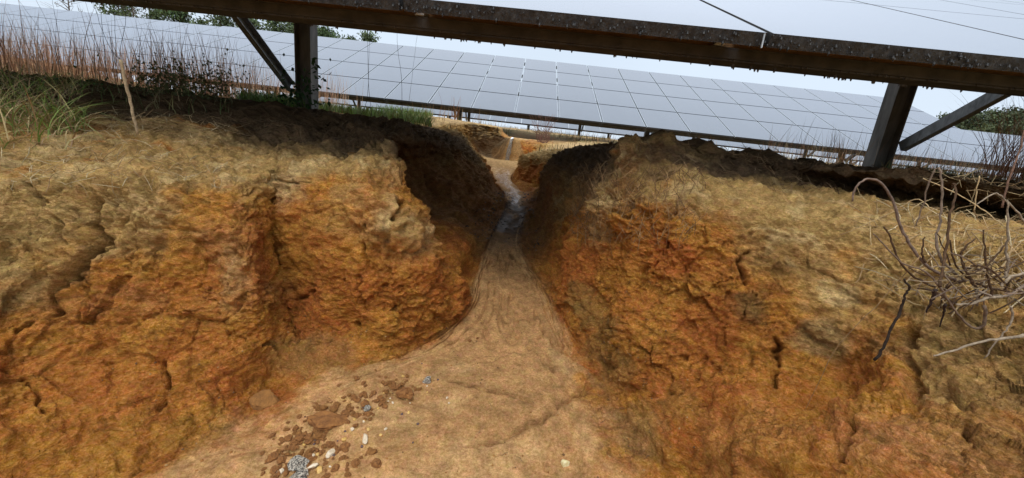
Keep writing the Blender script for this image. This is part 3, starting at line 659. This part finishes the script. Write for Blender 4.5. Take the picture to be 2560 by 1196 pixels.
# tall reddish grass at the far left
b_, _ = sample(5200, X=(-11.5, -3.3), Y=(3.3, 7.6), cond=TOP)
kp = rng.random(len(b_)) < .25+.75*(vn(b_, 1.1, 7) > -.1); b_ = b_[kp]
stuff(blades('tall_reddish_grass', b_, .72, .007, [(.55,.30,.18), (.62,.38,.23), (.48,.24,.13), (.66,.46,.3)], .28, 4), 'grass', 'tall reddish dry grass in front of the middle solar table at the left')
b_, _ = sample(2600, px=(560, 2560), Y=(6.5, 16), cond=TOP)
kp = vn(b_, .55, 17)+vn(b_, 2.1, 18)*.5 > -.05; b_ = b_[kp]
stuff(blades('dry_grass', b_, .30, .009, C_DRY, .3, 3), 'grass', 'knee high dry orange grass around the posts of the middle solar table')
b_, _ = sample(26000, px=(-200, 2760), Y=(4.6, 30), cond=TOP)
stuff(blades('short_grass', b_, .10, .014, C_MIX+C_TAN, .7, 2), 'grass', 'short yellow green grass between the solar tables')
b_, _ = sample(5200, px=(590, 745), py=(215, 280), Y=(3.2, 8), cond=TOP)
b2_, _ = sample(5500, px=(790, 1075), py=(240, 330), Y=(4.5, 9), cond=TOP)
stuff(blades('green_grass', np.concatenate([b_, b2_]), .15, .009, C_GRN+[(.2,.22,.08)], .9, 3), 'grass', 'fresh green grass on the left bank beyond the near post')
b_, _ = sample(5200, px=(2200, 2700), Y=(2.9, 7.5), X=(2.3, 9), cond=TOP)
stuff(blades('yellow_grass', b_, .11, .007, C_MIX, .8, 3), 'grass', 'yellowing grass on the right bank behind the near post')
b_, _ = sample(900, px=(1900, 2560), Y=(3.4, 9), X=(2.3, 10), cond=TOP)
stuff(blades('thin_dry_stalks', b_, .42, .005, C_TAN+C_RED, .35, 4), 'grass', 'thin dry stalks on the right bank in front of the panels')
# clump of red broom grass at the right edge
q = P(2545, 452, 3.1); q.z = gz(q.x, q.y)
b_ = np.array(q)+rng.normal(0, .10, (240, 3))*np.array([1, 1, 0])
stuff(blades('broom_grass_clump', b_, .75, .005, C_RED, .75, 5), 'grass', 'bushy reddish grass clump at the right edge of the photo')
# near tuft, top left
b_, _ = sample(1150, px=(-250, 190), py=(170, 380), Y=(.9, 2.0))
stuff(blades('left_grass_tuft', b_, .20, .0042, [(.17,.27,.05), (.22,.30,.07), (.40,.34,.13), (.48,.37,.18), (.42,.27,.14)], 1.9, 6, flop=.5, bias=(.5, -.2)), 'grass', 'drooping green and straw coloured grass tuft on the left bank')
b_, _ = sample(380, px=(-100, 560), py=(200, 300), Y=(1.7, 2.8), X=(-4.5, -1.2))
stuff(blades('bank_grass', b_, .08, .004, [(.09,.13,.03), (.20,.18,.07), (.25,.18,.09)], .9, 4), 'grass', 'dull grass on the shaded left bank under the near table')

def litter(name, pts, nrm, ln, rad, cols, label, curl=.25, up=.004, down=0.0, n=4):
    mb = MB()
    for p_, n_ in zip(pts, nrm):
        p_ = Vector(p_); n_ = Vector(n_)
        if n_.z < 0 and abs(n_.z) > .5: n_ = -n_
        t = n_.orthogonal().normalized(); t.rotate(Matrix.Rotation(random.uniform(0, 6.28), 3, n_))
        if down: t = (t*(1-down)+Vector((random.uniform(-.3, .3), random.uniform(-.4, .05), -1))*down).normalized()
        s = n_.cross(t); l_ = ln*random.uniform(.4, 1.3); k = random.uniform(-curl, curl); k2 = random.uniform(-curl, curl)
        q = [p_ + n_*(up*random.uniform(.3, 2)) + t*(l_*(u-.5)) + s*(l_*(k*u*u + k2*u*u*u)) + n_*(l_*.12*random.uniform(-.3, 1)*math.sin(u*3.1)) for u in (0, .33, .66, 1)]
        cc = random.choice(cols); f_ = random.uniform(.7, 1.2)
        mb.tube(q, [rad*.7, rad, rad*.8, rad*.3], n, 0, tuple(x*f_ for x in cc))
    o = mb.build(name, M_TWIG); stuff(o, 'plant litter', label); return o
p_, n_ = sample(420, px=(0, 560), py=(290, 470), Y=(.8, 1.7))
litter('straw_litter', p_, n_, .07, .0009, C_TAN+[(.25,.16,.08)], 'pale straw and rootlets lying on the left bank')
p_, n_ = sample(260, px=(2150, 2600), py=(440, 760), Y=(.5, 1.3))
litter('straw_mat', p_, n_, .11, .0013, C_TAN+[(.3,.2,.1)], 'pale straw strewn over the top of the right bank')
p_, n_ = sample(520, px=(1600, 2100), py=(385, 480), Y=(1.1, 2.2))
litter('root_litter', p_, n_, .06, .0009, [(.20,.12,.06), (.30,.19,.1), (.12,.07,.04)], 'brown rootlets over the crest of the right bank')
p_, n_ = sample(750, px=(1430, 1740), py=(430, 600), Y=(1.0, 1.8))
litter('hanging_roots', p_, n_, .085, .0009, [(.24,.14,.065), (.33,.21,.10), (.14,.08,.04)], 'mat of fine brown roots hanging over the right gully shoulder', curl=.5, up=.008, down=.55)
p_, n_ = sample(900, px=(300, 1180), py=(270, 400), Y=(1.5, 3.6), X=(-3, -.4))
litter('mulch_litter', p_, n_, .06, .0012, [(.13,.09,.05), (.22,.15,.08), (.07,.05,.03)], 'dark mulch of dead stems on the shaded left bank')
p_, n_ = sample(160, px=(1150, 1650), py=(700, 1190), Y=(.4, 1.6))
litter('floor_chaff', p_, n_, .022, .0006, [(.3,.2,.1), (.12,.08,.05)], 'tiny bits of straw on the gully floor')

# ------------------------------------------------------------------ single plants and sticks
def zpt(zx, zy, Y, ox=2100, oy=420, s=2.491): return P(ox+zx/s, oy+zy/s, Y)
C_BARK = (.085, .05, .028); C_PALE = (.27, .21, .145); C_STRAW = (.46, .33, .17)
shrub = empty('dead_shrub', tuple(zpt(720, 760, .74)))
tag(shrub, 'dead tangled shrub with dark curling stems on the right gully wall', 'shrub')
def stem(zs, Ys, r0, r1, colr, nm='stem', parent=shrub, **kw):
    pts = [zpt(x, y, Ys if not hasattr(Ys, '__len__') else Ys[0]+(Ys[1]-Ys[0])*i/(len(zs)-1), **kw) for i, (x, y) in enumerate(zs)]
    pts = smooth_pts(pts, 5); n = len(pts)
    pts = [p+Vector((random.gauss(0, .0004), random.gauss(0, .0008), random.gauss(0, .0004))) for p in pts]
    mb = MB(); off = Vector(parent.location) if parent else Vector((0, 0, 0))
    mb.tube([p-off for p in pts], [.66*(r0+(r1-r0)*i/(n-1)) for i in range(n)], 7, 0, colr, .18)
    return mb.build(nm, M_TWIG, parent, True)
for zs, Ys, r0, r1, cc in [
    ([(75,210),(100,120),(170,70),(250,95),(320,190),(370,350),(440,480),(520,590),(620,660),(760,710)], (.70,.68), .0022, .0042, (.17,.12,.09)),
    ([(270,370),(310,420),(340,520),(400,620),(480,690),(590,740)], .66, .002, .003, C_BARK),
    ([(210,410),(300,510),(400,600),(540,650),(640,770),(720,890),(800,980),(860,1000),(900,960),(905,860)], (.66,.62), .0014, .0038, (.16,.11,.075)),
    ([(470,365),(520,230),(545,110),(600,10),(625,30),(635,200),(620,360),(600,450),(630,570),(700,640),(780,710)], (.74,.68), .0016, .0034, (.19,.14,.10)),
    ([(690,130),(710,100),(725,150),(690,280),(660,500),(640,640),(620,740)], (.72,.64), .0016, .0038, C_BARK),
    ([(515,65),(640,120),(780,190),(900,270),(1010,355)], (.8,.74), .0012, .0016, C_STRAW),
    ([(0,420),(120,370),(300,290),(470,195),(560,245),(620,270)], (.86,.72), .001, .0014, C_STRAW),
    ([(850,230),(950,165),(1000,175),(1080,250),(1146,330),(1200,420)], .68, .0014, .0028, C_PALE),
    ([(1040,200),(1045,350),(1040,500),(1045,620),(1020,690)], .66, .0018, .0032, C_PALE),
    ([(1060,860),(1075,930),(1030,1010),(960,1100),(900,1190)], .62, .0026, .0014, C_PALE),
    ([(720,850),(820,845),(920,810),(1000,800)], .64, .003, .004, C_PALE),
    ([(760,590),(800,680),(850,750)], .66, .002, .003, C_BARK), ([(840,440),(760,520),(770,600),(830,720)], .67, .0015, .003, C_BARK),
    ([(890,390),(905,560),(930,700),(945,800)], .64, .0015, .003, C_BARK), ([(525,430),(510,520),(530,590)], .68, .0015, .003, C_BARK),
    ([(600,400),(640,480),(690,610)], .68, .001, .002, C_BARK), ([(1200,640),(1050,690),(1000,740)], .64, .003, .003, C_PALE),
    ([(1200,690),(1060,790),(960,800),(870,770)], .64, .003, .003, (.25,.19,.14)), ([(870,50),(850,150),(830,280)], .78, .0014, .0016, C_STRAW),
    ([(680,450),(720,600),(790,680),(900,740),(1050,770)], .68, .0018, .003, C_BARK), ([(1030,480),(950,570),(870,640),(800,665)], .64, .0018, .002, C_BARK),
    ([(1010,430),(1000,500),(940,600),(900,700)], .67, .0015, .002, C_STRAW), ([(550,520),(640,650),(730,760),(800,820)], .66, .0014, .002, C_PALE)]:
    stem(zs, Ys, r0, r1, cc)
mb = MB(); off = Vector(shrub.location)
for i in range(95):
    a = (random.gauss(850, 170), random.gauss(700, 70)); an = random.uniform(-.9, .9) + (math.pi if random.random() < .5 else 0)
    l_ = random.uniform(90, 260); k = random.uniform(-.6, .6); Yv = random.uniform(.62, .72)
    zs = [(a[0]+math.cos(an+k*u)*l_*u, a[1]+math.sin(an+k*u)*l_*u*.8+40*u*u) for u in (0, .3, .6, 1)]
    pts = [zpt(x, y, Yv+random.uniform(-.01, .01))-off for x, y in zs]
    r_ = random.uniform(.0005, .0014); cc = random.choice([C_BARK, C_PALE, C_STRAW, (.2,.14,.1)])
    f_ = random.uniform(.65, 1.1); mb.tube(smooth_pts(pts, 3), r_, 5, 0, tuple(x*f_ for x in cc))
o = mb.build('tangle', M_TWIG, shrub); o['kind'] = 'stuff'
def single(nm, label, cat, zs, Ys, r0, r1, colr, **kw):
    o = stem(zs, Ys, r0, r1, colr, nm, None, **kw); tag(o, label, cat); return o
single('dead_stick', 'long pale bent stick low against the right wall at the photo edge', 'stick', [(580,1170),(700,1140),(850,1090),(1000,1065),(1146,1045),(1300,1020)], (.60,.6), .002, .0042, C_PALE)
single('charred_root', 'long black peeling root hanging down the right wall', 'root', [(400,690),(430,750),(400,800),(380,880),(320,1000),(270,1120),(215,1196)], (.66,.70), .0024, .0040, (.045,.034,.027))
single('charred_root', 'short black root just right of the long black root', 'root', [(590,760),(570,830),(530,900)], (.66,.68), .005, .002, (.05,.035,.03))
single('charred_root', 'thin black root below the dead shrub, rightmost of three', 'root', [(655,850),(645,900),(620,990)], (.66,.68), .004, .0014, (.05,.035,.03))
single('long_straw', 'very long thin straw leaning across the right wall', 'straw', [(2300,640),(2210,745),(2100,860),(2030,990),(1960,1140)], (.66,.78), .0013, .0007, (.30,.19,.09), ox=0, oy=0, s=1)
single('dry_stalk', 'thick brown stalk at the right edge above the shrub', 'stalk', [(2562,325),(2545,390),(2525,440),(2505,520)], (.95,.9), .0022, .003, (.16,.09,.06), ox=0, oy=0, s=1)
single('wooden_stake', 'weathered wooden stake leaning on the left bank', 'stake', [(303,150),(316,215),(332,280),(345,335)], (1.12,1.14), .0062, .0050, (.33,.25,.15), ox=0, oy=0, s=1)
def weed(paths, Ys, label, r_=.0022, colr=(.05,.04,.035), leaves=0, nm='tall_weed', cat='weed', lc=(.06,.12,.03)):
    base = P(*paths[0][-1], Ys); root = empty(nm, tuple(base)); tag(root, label, cat)
    for zs in paths:
        stem(zs, Ys, r_*.5, r_, colr, 'stem', root, ox=0, oy=0, s=1)
    if leaves:
        mb = MB(); 
        for i in range(leaves):
            zs = random.choice(paths); a_, b_ = random.choice(list(zip(zs[:-1], zs[1:]))); t = random.random()
            p = P(a_[0]+(b_[0]-a_[0])*t, a_[1]+(b_[1]-a_[1])*t, Ys)-base + Vector([random.gauss(0, .022*Ys) for _ in range(3)])
            d = Vector([random.gauss(0, 1) for _ in range(3)]).normalized(); s_ = d.orthogonal().normalized(); l_ = (.012 if nm == 'climbing_vine' else .0065)*Ys*random.uniform(.6, 1.5)
            f_ = random.uniform(.6, 1.4)
            mb.add([p, p+d*l_*.5+s_*l_*.3, p+d*l_, p+d*l_*.5-s_*l_*.3], [(0,1,2,3)], 0, tuple(x*f_ for x in lc))
        mb.build('leaves', M_BLADE, root)
    return root
weed([[(925,70),(922,150),(921,210),(915,260),(895,300)],[(918,70),(920,150),(922,220),(930,300)]], 2.6, 'pair of thin dark weed stalks, left of three bare weeds on the left bank')
weed([[(992,70),(995,130),(1003,190),(1005,260),(1005,320)]], 2.5, 'single thin dark weed stalk, middle of three bare weeds on the left bank')
weed([[(1044,80),(1035,150),(1023,250),(1010,320)],[(1085,250),(1050,280),(1012,318)]], 2.6, 'thin curved weed stalk with feathery tip, right of three bare weeds', .0016)
weed([[(247,0),(255,60),(262,140),(270,220)],[(283,0),(288,80),(290,160)],[(312,0),(313,60),(300,130),(305,210)],[(232,0),(250,60),(275,120),(310,160)]], 1.9, 'tall leafless dark weed stems above the leaning wooden stake', .0018)
weed([[(45,0),(90,60),(130,120),(150,180)],[(90,0),(120,60),(140,130),(155,200)],[(130,0),(140,50),(152,120)]], 2.2, 'tall thin weed stems among the reddish grass at the left', .0016, (.09,.06,.05))
b0 = P(470, 285, 2.15); b0.z = gz(b0.x, b0.y)
weed([[(random.uniform(330, 590), random.uniform(165, 215)), (random.uniform(340, 560), random.uniform(215, 245)), (random.uniform(360, 550), 285)] for _ in range(42)], 2.1, 'dark leafy weed thicket in the shade left of the near post', .0018, (.09,.06,.035), 2600, 'weed_thicket', 'weeds', (.10,.11,.04))
weed([[(random.uniform(150, 260), random.uniform(205, 230)), (random.uniform(150, 300), 265)] for _ in range(12)], 2.0, 'low dark green weeds in the shade at the far left', .0012, (.07,.07,.03), 260, 'low_weeds', 'weeds', (.05,.10,.025))
weed([[(735,240),(748,215),(770,180),(790,165)],[(760,270),(765,240),(790,235)],[(735,280),(720,262),(700,258)],[(748,285),(745,240),(780,205)]], 3.35, 'green vine climbing the left near post', .002, (.05,.06,.03), 190, 'climbing_vine', 'vine', (.035,.085,.02))
weed([[(random.uniform(1320, 1400), random.uniform(282, 330)), (random.uniform(1340, 1375), 345), (1355, 368)] for _ in range(46)], 7.6, 'reddish leafless bush beyond the gully, below the middle table', .006, (.20,.11,.09), 0, 'bare_bush', 'bush')
weed([[(random.uniform(1120, 1155), random.uniform(240, 290)), (random.uniform(1128, 1142), 310)] for _ in range(18)], 7.2, 'reddish dry weed in front of a post of the middle table', .004, (.28,.13,.07), 0, 'dry_weed', 'weed')
weed([[(1095,225),(1105,260),(1112,305)],[(1130,240),(1128,300)]], 6.6, 'two fine dry stalks left of the reddish dry weed', .003, (.28,.14,.08), 0, 'dry_weed', 'weed')
weed([[(random.uniform(2070, 2120), random.uniform(330, 360)), (2100, 400)] for _ in range(20)], 5.0, 'dry tuft in front of the far panels, just left of the right near post', .002, (.36,.25,.14), 0, 'dry_tuft', 'grass tuft')
weed([[(2220,395),(2250,372)],[(2210,430),(2235,380),(2245,350)],[(2430,390),(2440,375),(2455,360)],[(2440,445),(2447,400),(2437,368)],[(2447,410),(2462,385)]], 3.4, 'small forked dark weed in front of the panels right of the right near post', .002, (.07,.07,.06), 0, 'forked_weed', 'weed')

# ------------------------------------------------------------------ water stream and falling water
def water_mat():
    mt, n, l, b = new_mat('falling_water'); b.inputs['Base Color'].default_value = (.55, .55, .52, 1); b.inputs['Roughness'].default_value = .25
    b.inputs['Transmission Weight'].default_value = .75; b.inputs['IOR'].default_value = 1.2; return mt
M_WATER = water_mat()
mb = MB(); n_ = 14; vs = []
for i in range(n_+1):
    t = i/n_; y = 7.06 - .20*t**.8; z = .245 - .45*t*t*.9 - .04*t; x = -.275-.05*t; wd = .022+.02*t+random.uniform(-.004, .004)
    for sx in (-1, -.3, .3, 1): vs.append((x+sx*wd+random.uniform(-.004, .004), y+random.uniform(-.01, .01), z))
    for sx in (1, .3, -.3, -1): vs.append((x+sx*wd*.9, y+.02, z))
fs = [(i*8+k, i*8+(k+1) % 8, (i+1)*8+(k+1) % 8, (i+1)*8+k) for i in range(n_) for k in range(8)]
mb.add(vs, fs); o = mb.build('waterfall', M_WATER, None, True); tag(o, kind='structure')

# ------------------------------------------------------------------ stones and clods
def rock_mesh(name, r_, sub, mat, rough=.25, flat=(1, 1, .7), seed=0, cuts=6):
    bm = bmesh.new(); bmesh.ops.create_icosphere(bm, subdivisions=sub, radius=1)
    rr = random.Random(seed); pl = []
    for _ in range(cuts):
        v = Vector([rr.gauss(0, 1) for _ in range(3)]).normalized(); pl.append((v, rr.uniform(.55, .85)))
    for v in bm.verts:
        for nn, d in pl:
            k = v.co.dot(nn)
            if k > d: v.co -= nn*(k-d)
    co = np.array([v.co for v in bm.verts]); dd = 1+rough*fbm(co, 1.6, 3, seed)*.5 + rough*.25*fbm(co, 6, 2, seed+3)
    for v, k in zip(bm.verts, dd): v.co = Vector((v.co.x*flat[0], v.co.y*flat[1], v.co.z*flat[2]))*k*r_
    me = bpy.data.meshes.new(name); bm.to_mesh(me); bm.free(); me.materials.append(mat); return me
M_CLOD = simple_mat('clod', (.19, .075, .020), (.34, .145, .036), 2.5, .9, .6, 9)
M_CLOD2 = simple_mat('ochre_clod', (.20, .085, .02), (.31, .135, .03), 2.5, .9, .6, 9)
M_GRAN = simple_mat('granite', (.045, .04, .036), (.50, .45, .36), 7, .6, .5, 10, lo=.44, hi=.56, detail=4)
M_QZ = simple_mat('quartz', (.55, .42, .26), (.72, .62, .46), 2, .45)
M_YQ = simple_mat('yellow_quartz', (.55, .30, .06), (.62, .42, .14), 2, .45)
M_DP = simple_mat('dark_pebble', (.07, .04, .035), (.14, .08, .07), 2, .6)
def place_rock(me, name, px, py, size, label, cat='stone', group=None, sink=.42, rot=None, flat=None):
    g = ghit(px, py, 8); o = bpy.data.objects.new(name, me); COL.objects.link(o)
    o.location = g + Vector((0, 0, size*(.5-sink))); o.scale = (size, size, size) if not flat else tuple(size*f for f in flat)
    o.rotation_euler = rot or (random.uniform(-.5, .5), random.uniform(-.5, .5), random.uniform(0, 6.28)); tag(o, label, cat, group); return o
gm = [rock_mesh('granite_stone', 1, 3, M_GRAN, .25, (1, .85, .75), s, 9) for s in (11, 12, 13)]
place_rock(gm[0], 'granite_stone', 750, 1158, .027, 'grey speckled granite stone, largest of the grey stones among the clods')
place_rock(gm[1], 'granite_stone', 748, 1190, .026, 'grey speckled granite stone at the bottom edge of the photo')
place_rock(gm[2], 'granite_stone', 916, 1016, .014, 'small granite stone in the middle of the clod heap')
place_rock(gm[1], 'granite_stone', 1070, 946, .017, 'small granite stone at the upper end of the clod heap')
qm = rock_mesh('quartz_stone', 1, 3, M_QZ, .2, (1, .8, .7), 21, 8); ym = rock_mesh('quartz_stone', 1, 3, M_YQ, .15, (1, .9, .8), 22, 5)
fl_ = rock_mesh('flat_clod', 1, 4, M_CLOD2, .22, (1, .85, .5), 31, 5)
place_rock(fl_, 'flat_clod', 667, 997, .036, 'flat rounded orange clod alone at the foot of the left wall', 'clod', rot=(.5, .1, .2))
pk = rock_mesh('quartz_stone', 1, 3, simple_mat('cream_quartz', (.60, .50, .22), (.75, .68, .42), 2, .4), .2, (1, .85, .8), 23, 7)
place_rock(pk, 'quartz_stone', 1413, 1152, .014, 'cream yellow stone alone on the sand, right of centre')
place_rock(qm, 'quartz_stone', 909, 1091, .014, 'oblong white pebble right of the clod heap', flat=(1.3, .7, .7), rot=(0, 0, 2.0))
place_rock(qm, 'quartz_stone', 830, 1130, .013, 'chipped pale orange pebble right of the largest granite stone')
place_rock(qm, 'quartz_stone', 783, 1168, .013, 'long pale brown pebble beside the largest granite stone', flat=(1.3, .7, .7))
place_rock(qm, 'quartz_stone', 704, 1182, .010, 'orange and white pebble left of the granite stones')
place_rock(ym, 'quartz_stone', 801, 1173, .009, 'round yellow pebble near the bottom edge')
place_rock(ym, 'quartz_stone', 864, 1092, .007, 'small round yellow pebble above the chipped pale pebble')
place_rock(qm, 'quartz_stone', 780, 1136, .008, 'small pale pebble above the long pale brown one')
place_rock(qm, 'quartz_stone', 885, 1070, .007, 'small pinkish white pebble above the oblong white pebble')
big = [rock_mesh('earth_clod', 1, 3, M_CLOD, .45, (1, .8, .6), 41+s, 7) for s in range(5)] + [rock_mesh('earth_clod', 1, 3, M_CLOD2, .45, (1, .8, .6), 51+s, 7) for s in range(2)]
place_rock(big[0], 'earth_clod', 825, 1055, .045, 'largest ridged brown clod of the heap', 'clod', flat=(1.3, .8, .6), rot=(.2, .2, .4))
place_rock(big[1], 'earth_clod', 1020, 980, .030, 'triangular orange clod at the upper right end of the heap', 'clod')
place_rock(big[5], 'earth_clod', 925, 1122, .016, 'lone orange clod on the sand right of the heap', 'clod')
place_rock(big[2], 'earth_clod', 940, 1155, .016, 'lone brown clod near the bottom edge right of the granite', 'clod')
place_rock(big[3], 'earth_clod', 1176, 845, .010, 'small red clod on the upper sand slope, left of its twin', 'clod')
place_rock(big[3], 'earth_clod', 1194, 839, .008, 'small red clod on the upper sand slope, right of its twin', 'clod')
cs = np.array([(690,1170),(720,1110),(770,1080),(820,1040),(880,1010),(930,985),(985,965),(1030,950)])
for i in range(285):
    k = random.random()*(len(cs)-1.001); a = cs[int(k)]*(1-k % 1)+cs[int(k)+1]*(k % 1)
    if i < 90: a = np.array((random.uniform(700, 900), random.uniform(1090, 1195)))
    x, y = a[0]+random.gauss(0, 30), a[1]+random.gauss(0, 20)
    place_rock(random.choice(big), 'earth_clod', x, y, random.choice([.004, .005, .007, .009, .012])*random.uniform(.85, 1.3), 'small angular orange brown clod in the heap on the gully floor', 'clod', 'small clods heaped on the gully floor')
sm = [qm, ym, rock_mesh('pebble', 1, 2, M_DP, .2, (1, .8, .7), 61, 5)]
for i in range(60):
    k = random.random()*(len(cs)-1.001); a = cs[int(k)]*(1-k % 1)+cs[int(k)+1]*(k % 1)
    place_rock(random.choice(sm), 'pebble', a[0]+random.gauss(45, 45), a[1]+random.gauss(20, 30), random.uniform(.003, .0055), 'tiny pebble scattered among the clods on the sand', 'pebble', 'tiny pebbles scattered among the clods')

# crumbs fallen along the feet of the walls, one mesh
mb = MB(); p1, n1_ = sample(1500, px=(250, 1750), py=(700, 1196), Y=(.3, 1.8), cond=(jf > 9.6) & (jf < 16.4))
wgt = np.exp(-np.minimum(np.abs(np.interp(p1[:, 0], [0, 1], [0, 1])), 0))
for q_ in p1:
    r_ = .0012+.0045*random.random()**4; cc = random.choice([(.22,.09,.025), (.30,.13,.035), (.14,.07,.03), (.34,.2,.08)])
    v_ = [Vector((random.uniform(.5, 1)*a_, random.uniform(.5, 1)*b_, random.uniform(.4, .9)*c_))*r_ + Vector(q_) for a_, b_, c_ in ((1,0,0),(0,1,0),(-1,0,0),(0,-1,0),(0,0,1),(0,0,-1))]
    mb.add(v_, [(0,1,4),(1,2,4),(2,3,4),(3,0,4),(1,0,5),(2,1,5),(3,2,5),(0,3,5)], 0, cc)
stuff(mb.build('soil_crumbs', attr_mat('crumbs', .95, .2, 300)), 'soil crumbs', 'crumbs of soil fallen along the feet of the gully walls')
mb = MB(); p1, n1_ = sample(900, px=(1150, 1350), py=(480, 640), Y=(2.0, 3.9), cond=(jf > 10) & (jf < 16))
for q_ in p1:
    r_ = .003+.013*random.random()**3; cc = random.choice([(.05,.035,.025), (.09,.06,.04), (.13,.08,.045)])
    v_ = [Vector((random.uniform(.5, 1)*a_, random.uniform(.5, 1)*b_, random.uniform(.3, .8)*c_))*r_ + Vector(q_) for a_, b_, c_ in ((1,0,0),(0,1,0),(-1,0,0),(0,-1,0),(0,0,1),(0,0,-1))]
    mb.add(v_, [(0,1,4),(1,2,4),(2,3,4),(3,0,4),(1,0,5),(2,1,5),(3,2,5),(0,3,5)], 0, cc)
stuff(mb.build('wet_debris', attr_mat('debris', .5, .2, 100)), 'wet debris', 'dark wet crumbs in the stream bed under the near table')
p_, n_ = sample(700, px=(1500, 2620), py=(360, 500), Y=(1.4, 3.2))
litter('rim_roots', p_, n_, .07, .0014, [(.16,.10,.055), (.24,.16,.09), (.09,.06,.035)], 'broken roots and dry stems along the dark rim of the right bank', curl=.5, up=.01)
# ------------------------------------------------------------------ trees beyond the tables
M_LEAF = attr_mat('foliage', .7, .3, 2.0); M_TRUNK = simple_mat('trunk_bark', (.07, .05, .04), (.14, .11, .085), 6, .9)
def tree(px, py, wpx, kind, label, name, Y=48.0):
    top = P(px, py, Y); zb = ph(Y); H = top.z-zb; cw = wpx*Y/FPX*.5*1.05
    root = empty(name, (top.x, Y, zb)); tag(root, label, 'tree', 'trees standing beyond the solar tables')
    mb = MB(); lean = random.uniform(-.3, .3)
    tr = [(lean*(t**2), 0, H*.96*t) for t in (0, .25, .5, .75, 1)]
    mb.tube(tr, [.2, .17, .13, .08, .03], 7)
    ends = []; nl = {'pine': 20, 'round': 18, 'broad': 26, 'bare': 26}[kind]; lo = {'pine': .62, 'round': .62, 'broad': .3, 'bare': .45}[kind]
    for i in range(nl):
        t = lo + (1-lo)*(i+.5)/nl; a = i*2.4+random.uniform(-.4, .4)
        prof = math.sqrt(max(.05, 1-((t-(lo+1)/2)/((1-lo)/2+.02))**2)) if kind != 'pine' else (1.1-.8*(t-lo)/(1-lo))*random.uniform(.6, 1.1)
        r_ = cw*prof*random.uniform(.55, 1.05); z0 = H*t*.94
        e_ = Vector((math.cos(a)*r_, math.sin(a)*r_, z0+r_*random.uniform(.05, .45)))
        mb.tube([(lean*t*t, 0, z0-.2), tuple(e_*.5+Vector((0, 0, z0*.5-.05))), tuple(e_)], [.06, .04, .015], 5); ends.append(e_)
        if kind == 'bare':
            for _ in range(4):
                e2 = e_*random.uniform(.6, 1)+Vector((0, 0, (1-.8)*z0*0)); e2.z = z0+random.uniform(0, r_*.4)
                mb.tube([tuple(e2), tuple(e2+Vector((random.gauss(0, .5), random.gauss(0, .5), random.uniform(.2, .9))))], [.02, .006], 4)
    mb.build('trunk', M_TRUNK, root)
    if kind != 'bare':
        n_c = {'pine': 3, 'round': 4, 'broad': 5}[kind]; C = []
        for e_ in ends:
            for _ in range(n_c): C.append(Vector((e_.x*random.uniform(.35, 1.05), e_.y*random.uniform(.35, 1.05), e_.z+random.gauss(0, .28))))
        C = np.array([tuple(x) for x in C]); nl_ = 42 if kind == 'pine' else 56
        cen = np.repeat(C, nl_, 0); sz = np.repeat(rng.uniform(.25, .55, len(C)), nl_)[:, None]
        pos = cen + rng.normal(0, 1, cen.shape)*sz*np.array([1, 1, .55]); n_ = len(pos)
        d1 = rng.normal(0, 1, (n_, 3)); d1 /= np.linalg.norm(d1, axis=1, keepdims=True); d2 = np.cross(d1, rng.normal(0, 1, (n_, 3))); d2 /= np.linalg.norm(d2, axis=1, keepdims=True)
        l_ = rng.uniform(.12, .24, (n_, 1)); vv = np.stack([pos, pos+d1*l_+d2*l_*.4, pos+d1*l_*1.8, pos+d1*l_-d2*l_*.4], 1).reshape(-1, 3)
        me = bpy.data.meshes.new('crown'); me.from_pydata(vv.tolist(), [], [(4*i, 4*i+1, 4*i+2, 4*i+3) for i in range(n_)]); 
        base = {'pine': (.075, .105, .045), 'round': (.06, .095, .035), 'broad': (.07, .09, .04)}[kind]
        cc = np.array(base)*np.repeat(rng.uniform(.55, 1.5, len(C)), nl_)[:, None]*rng.uniform(.8, 1.25, (n_, 1)); cc = np.repeat(cc, 4, 0)
        at = me.color_attributes.new('col', 'FLOAT_COLOR', 'POINT'); at.data.foreach_set('color', np.concatenate([cc, np.ones((len(cc), 1))], 1).astype(np.float32).reshape(-1))
        me.materials.append(M_LEAF); o = bpy.data.objects.new('crown', me); COL.objects.link(o); o.parent = root
    return root
for a in [(285, -45, 120, 'pine', 'tall pine leftmost of the trees, its crown cut by the top of the photo'), (435, 10, 72, 'round', 'rounded dense pine crown left of the open pines'),
          (388, 22, 34, 'pine', 'small thin pine crown beside the rounded one'), (555, 20, 110, 'pine', 'open spreading pine left of the left brace'),
          (628, 26, 95, 'pine', 'pine seen behind the left brace'), (690, 36, 100, 'pine', 'pine between the left brace and the left post'), (742, 42, 70, 'pine', 'pine hidden mostly by the left post'),
          (798, 66, 30, 'pine', 'low pine touching the right side of the left post'), (819, 70, 34, 'round', 'small round tree just right of the left post'),
          (877, 90, 24, 'round', 'tiniest round treetop above the middle table'), (922, 79, 46, 'pine', 'small pine rightmost of the left group above the middle table'), (504, 45, 30, 'pine', 'low tree at the left foot of the open pine')]:
    tree(*a[:4], a[4], 'pine_tree')
for a in [(160, -40, 60, 'bare', 'bare tree at the top left above the far left table'), (368, -8, 60, 'bare', 'bare forked tree left of the small thin pine'), (325, -20, 40, 'bare', 'slim bare tree right of the leftmost pine')]:
    tree(*a[:4], a[4], 'bare_tree')
for a in [(2375, 335, 50, 'broad', 'leftmost low tree of the right tree line beside the brace'), (2412, 306, 62, 'broad', 'second tree from the left in the right tree line'), (2455, 318, 60, 'broad', 'lower middle tree of the right tree line'), (2480, 292, 66, 'broad', 'taller middle tree of the right tree line'),
          (2520, 312, 60, 'broad', 'tree filling the dip in the right tree line'), (2552, 284, 66, 'broad', 'tallest tree of the right tree line at the photo edge'), (2600, 290, 80, 'broad', 'tree cut by the right photo edge')]:
    tree(a[0], a[1]-12, a[2]*1.7, a[3], a[4], 'broadleaf_tree', 50)
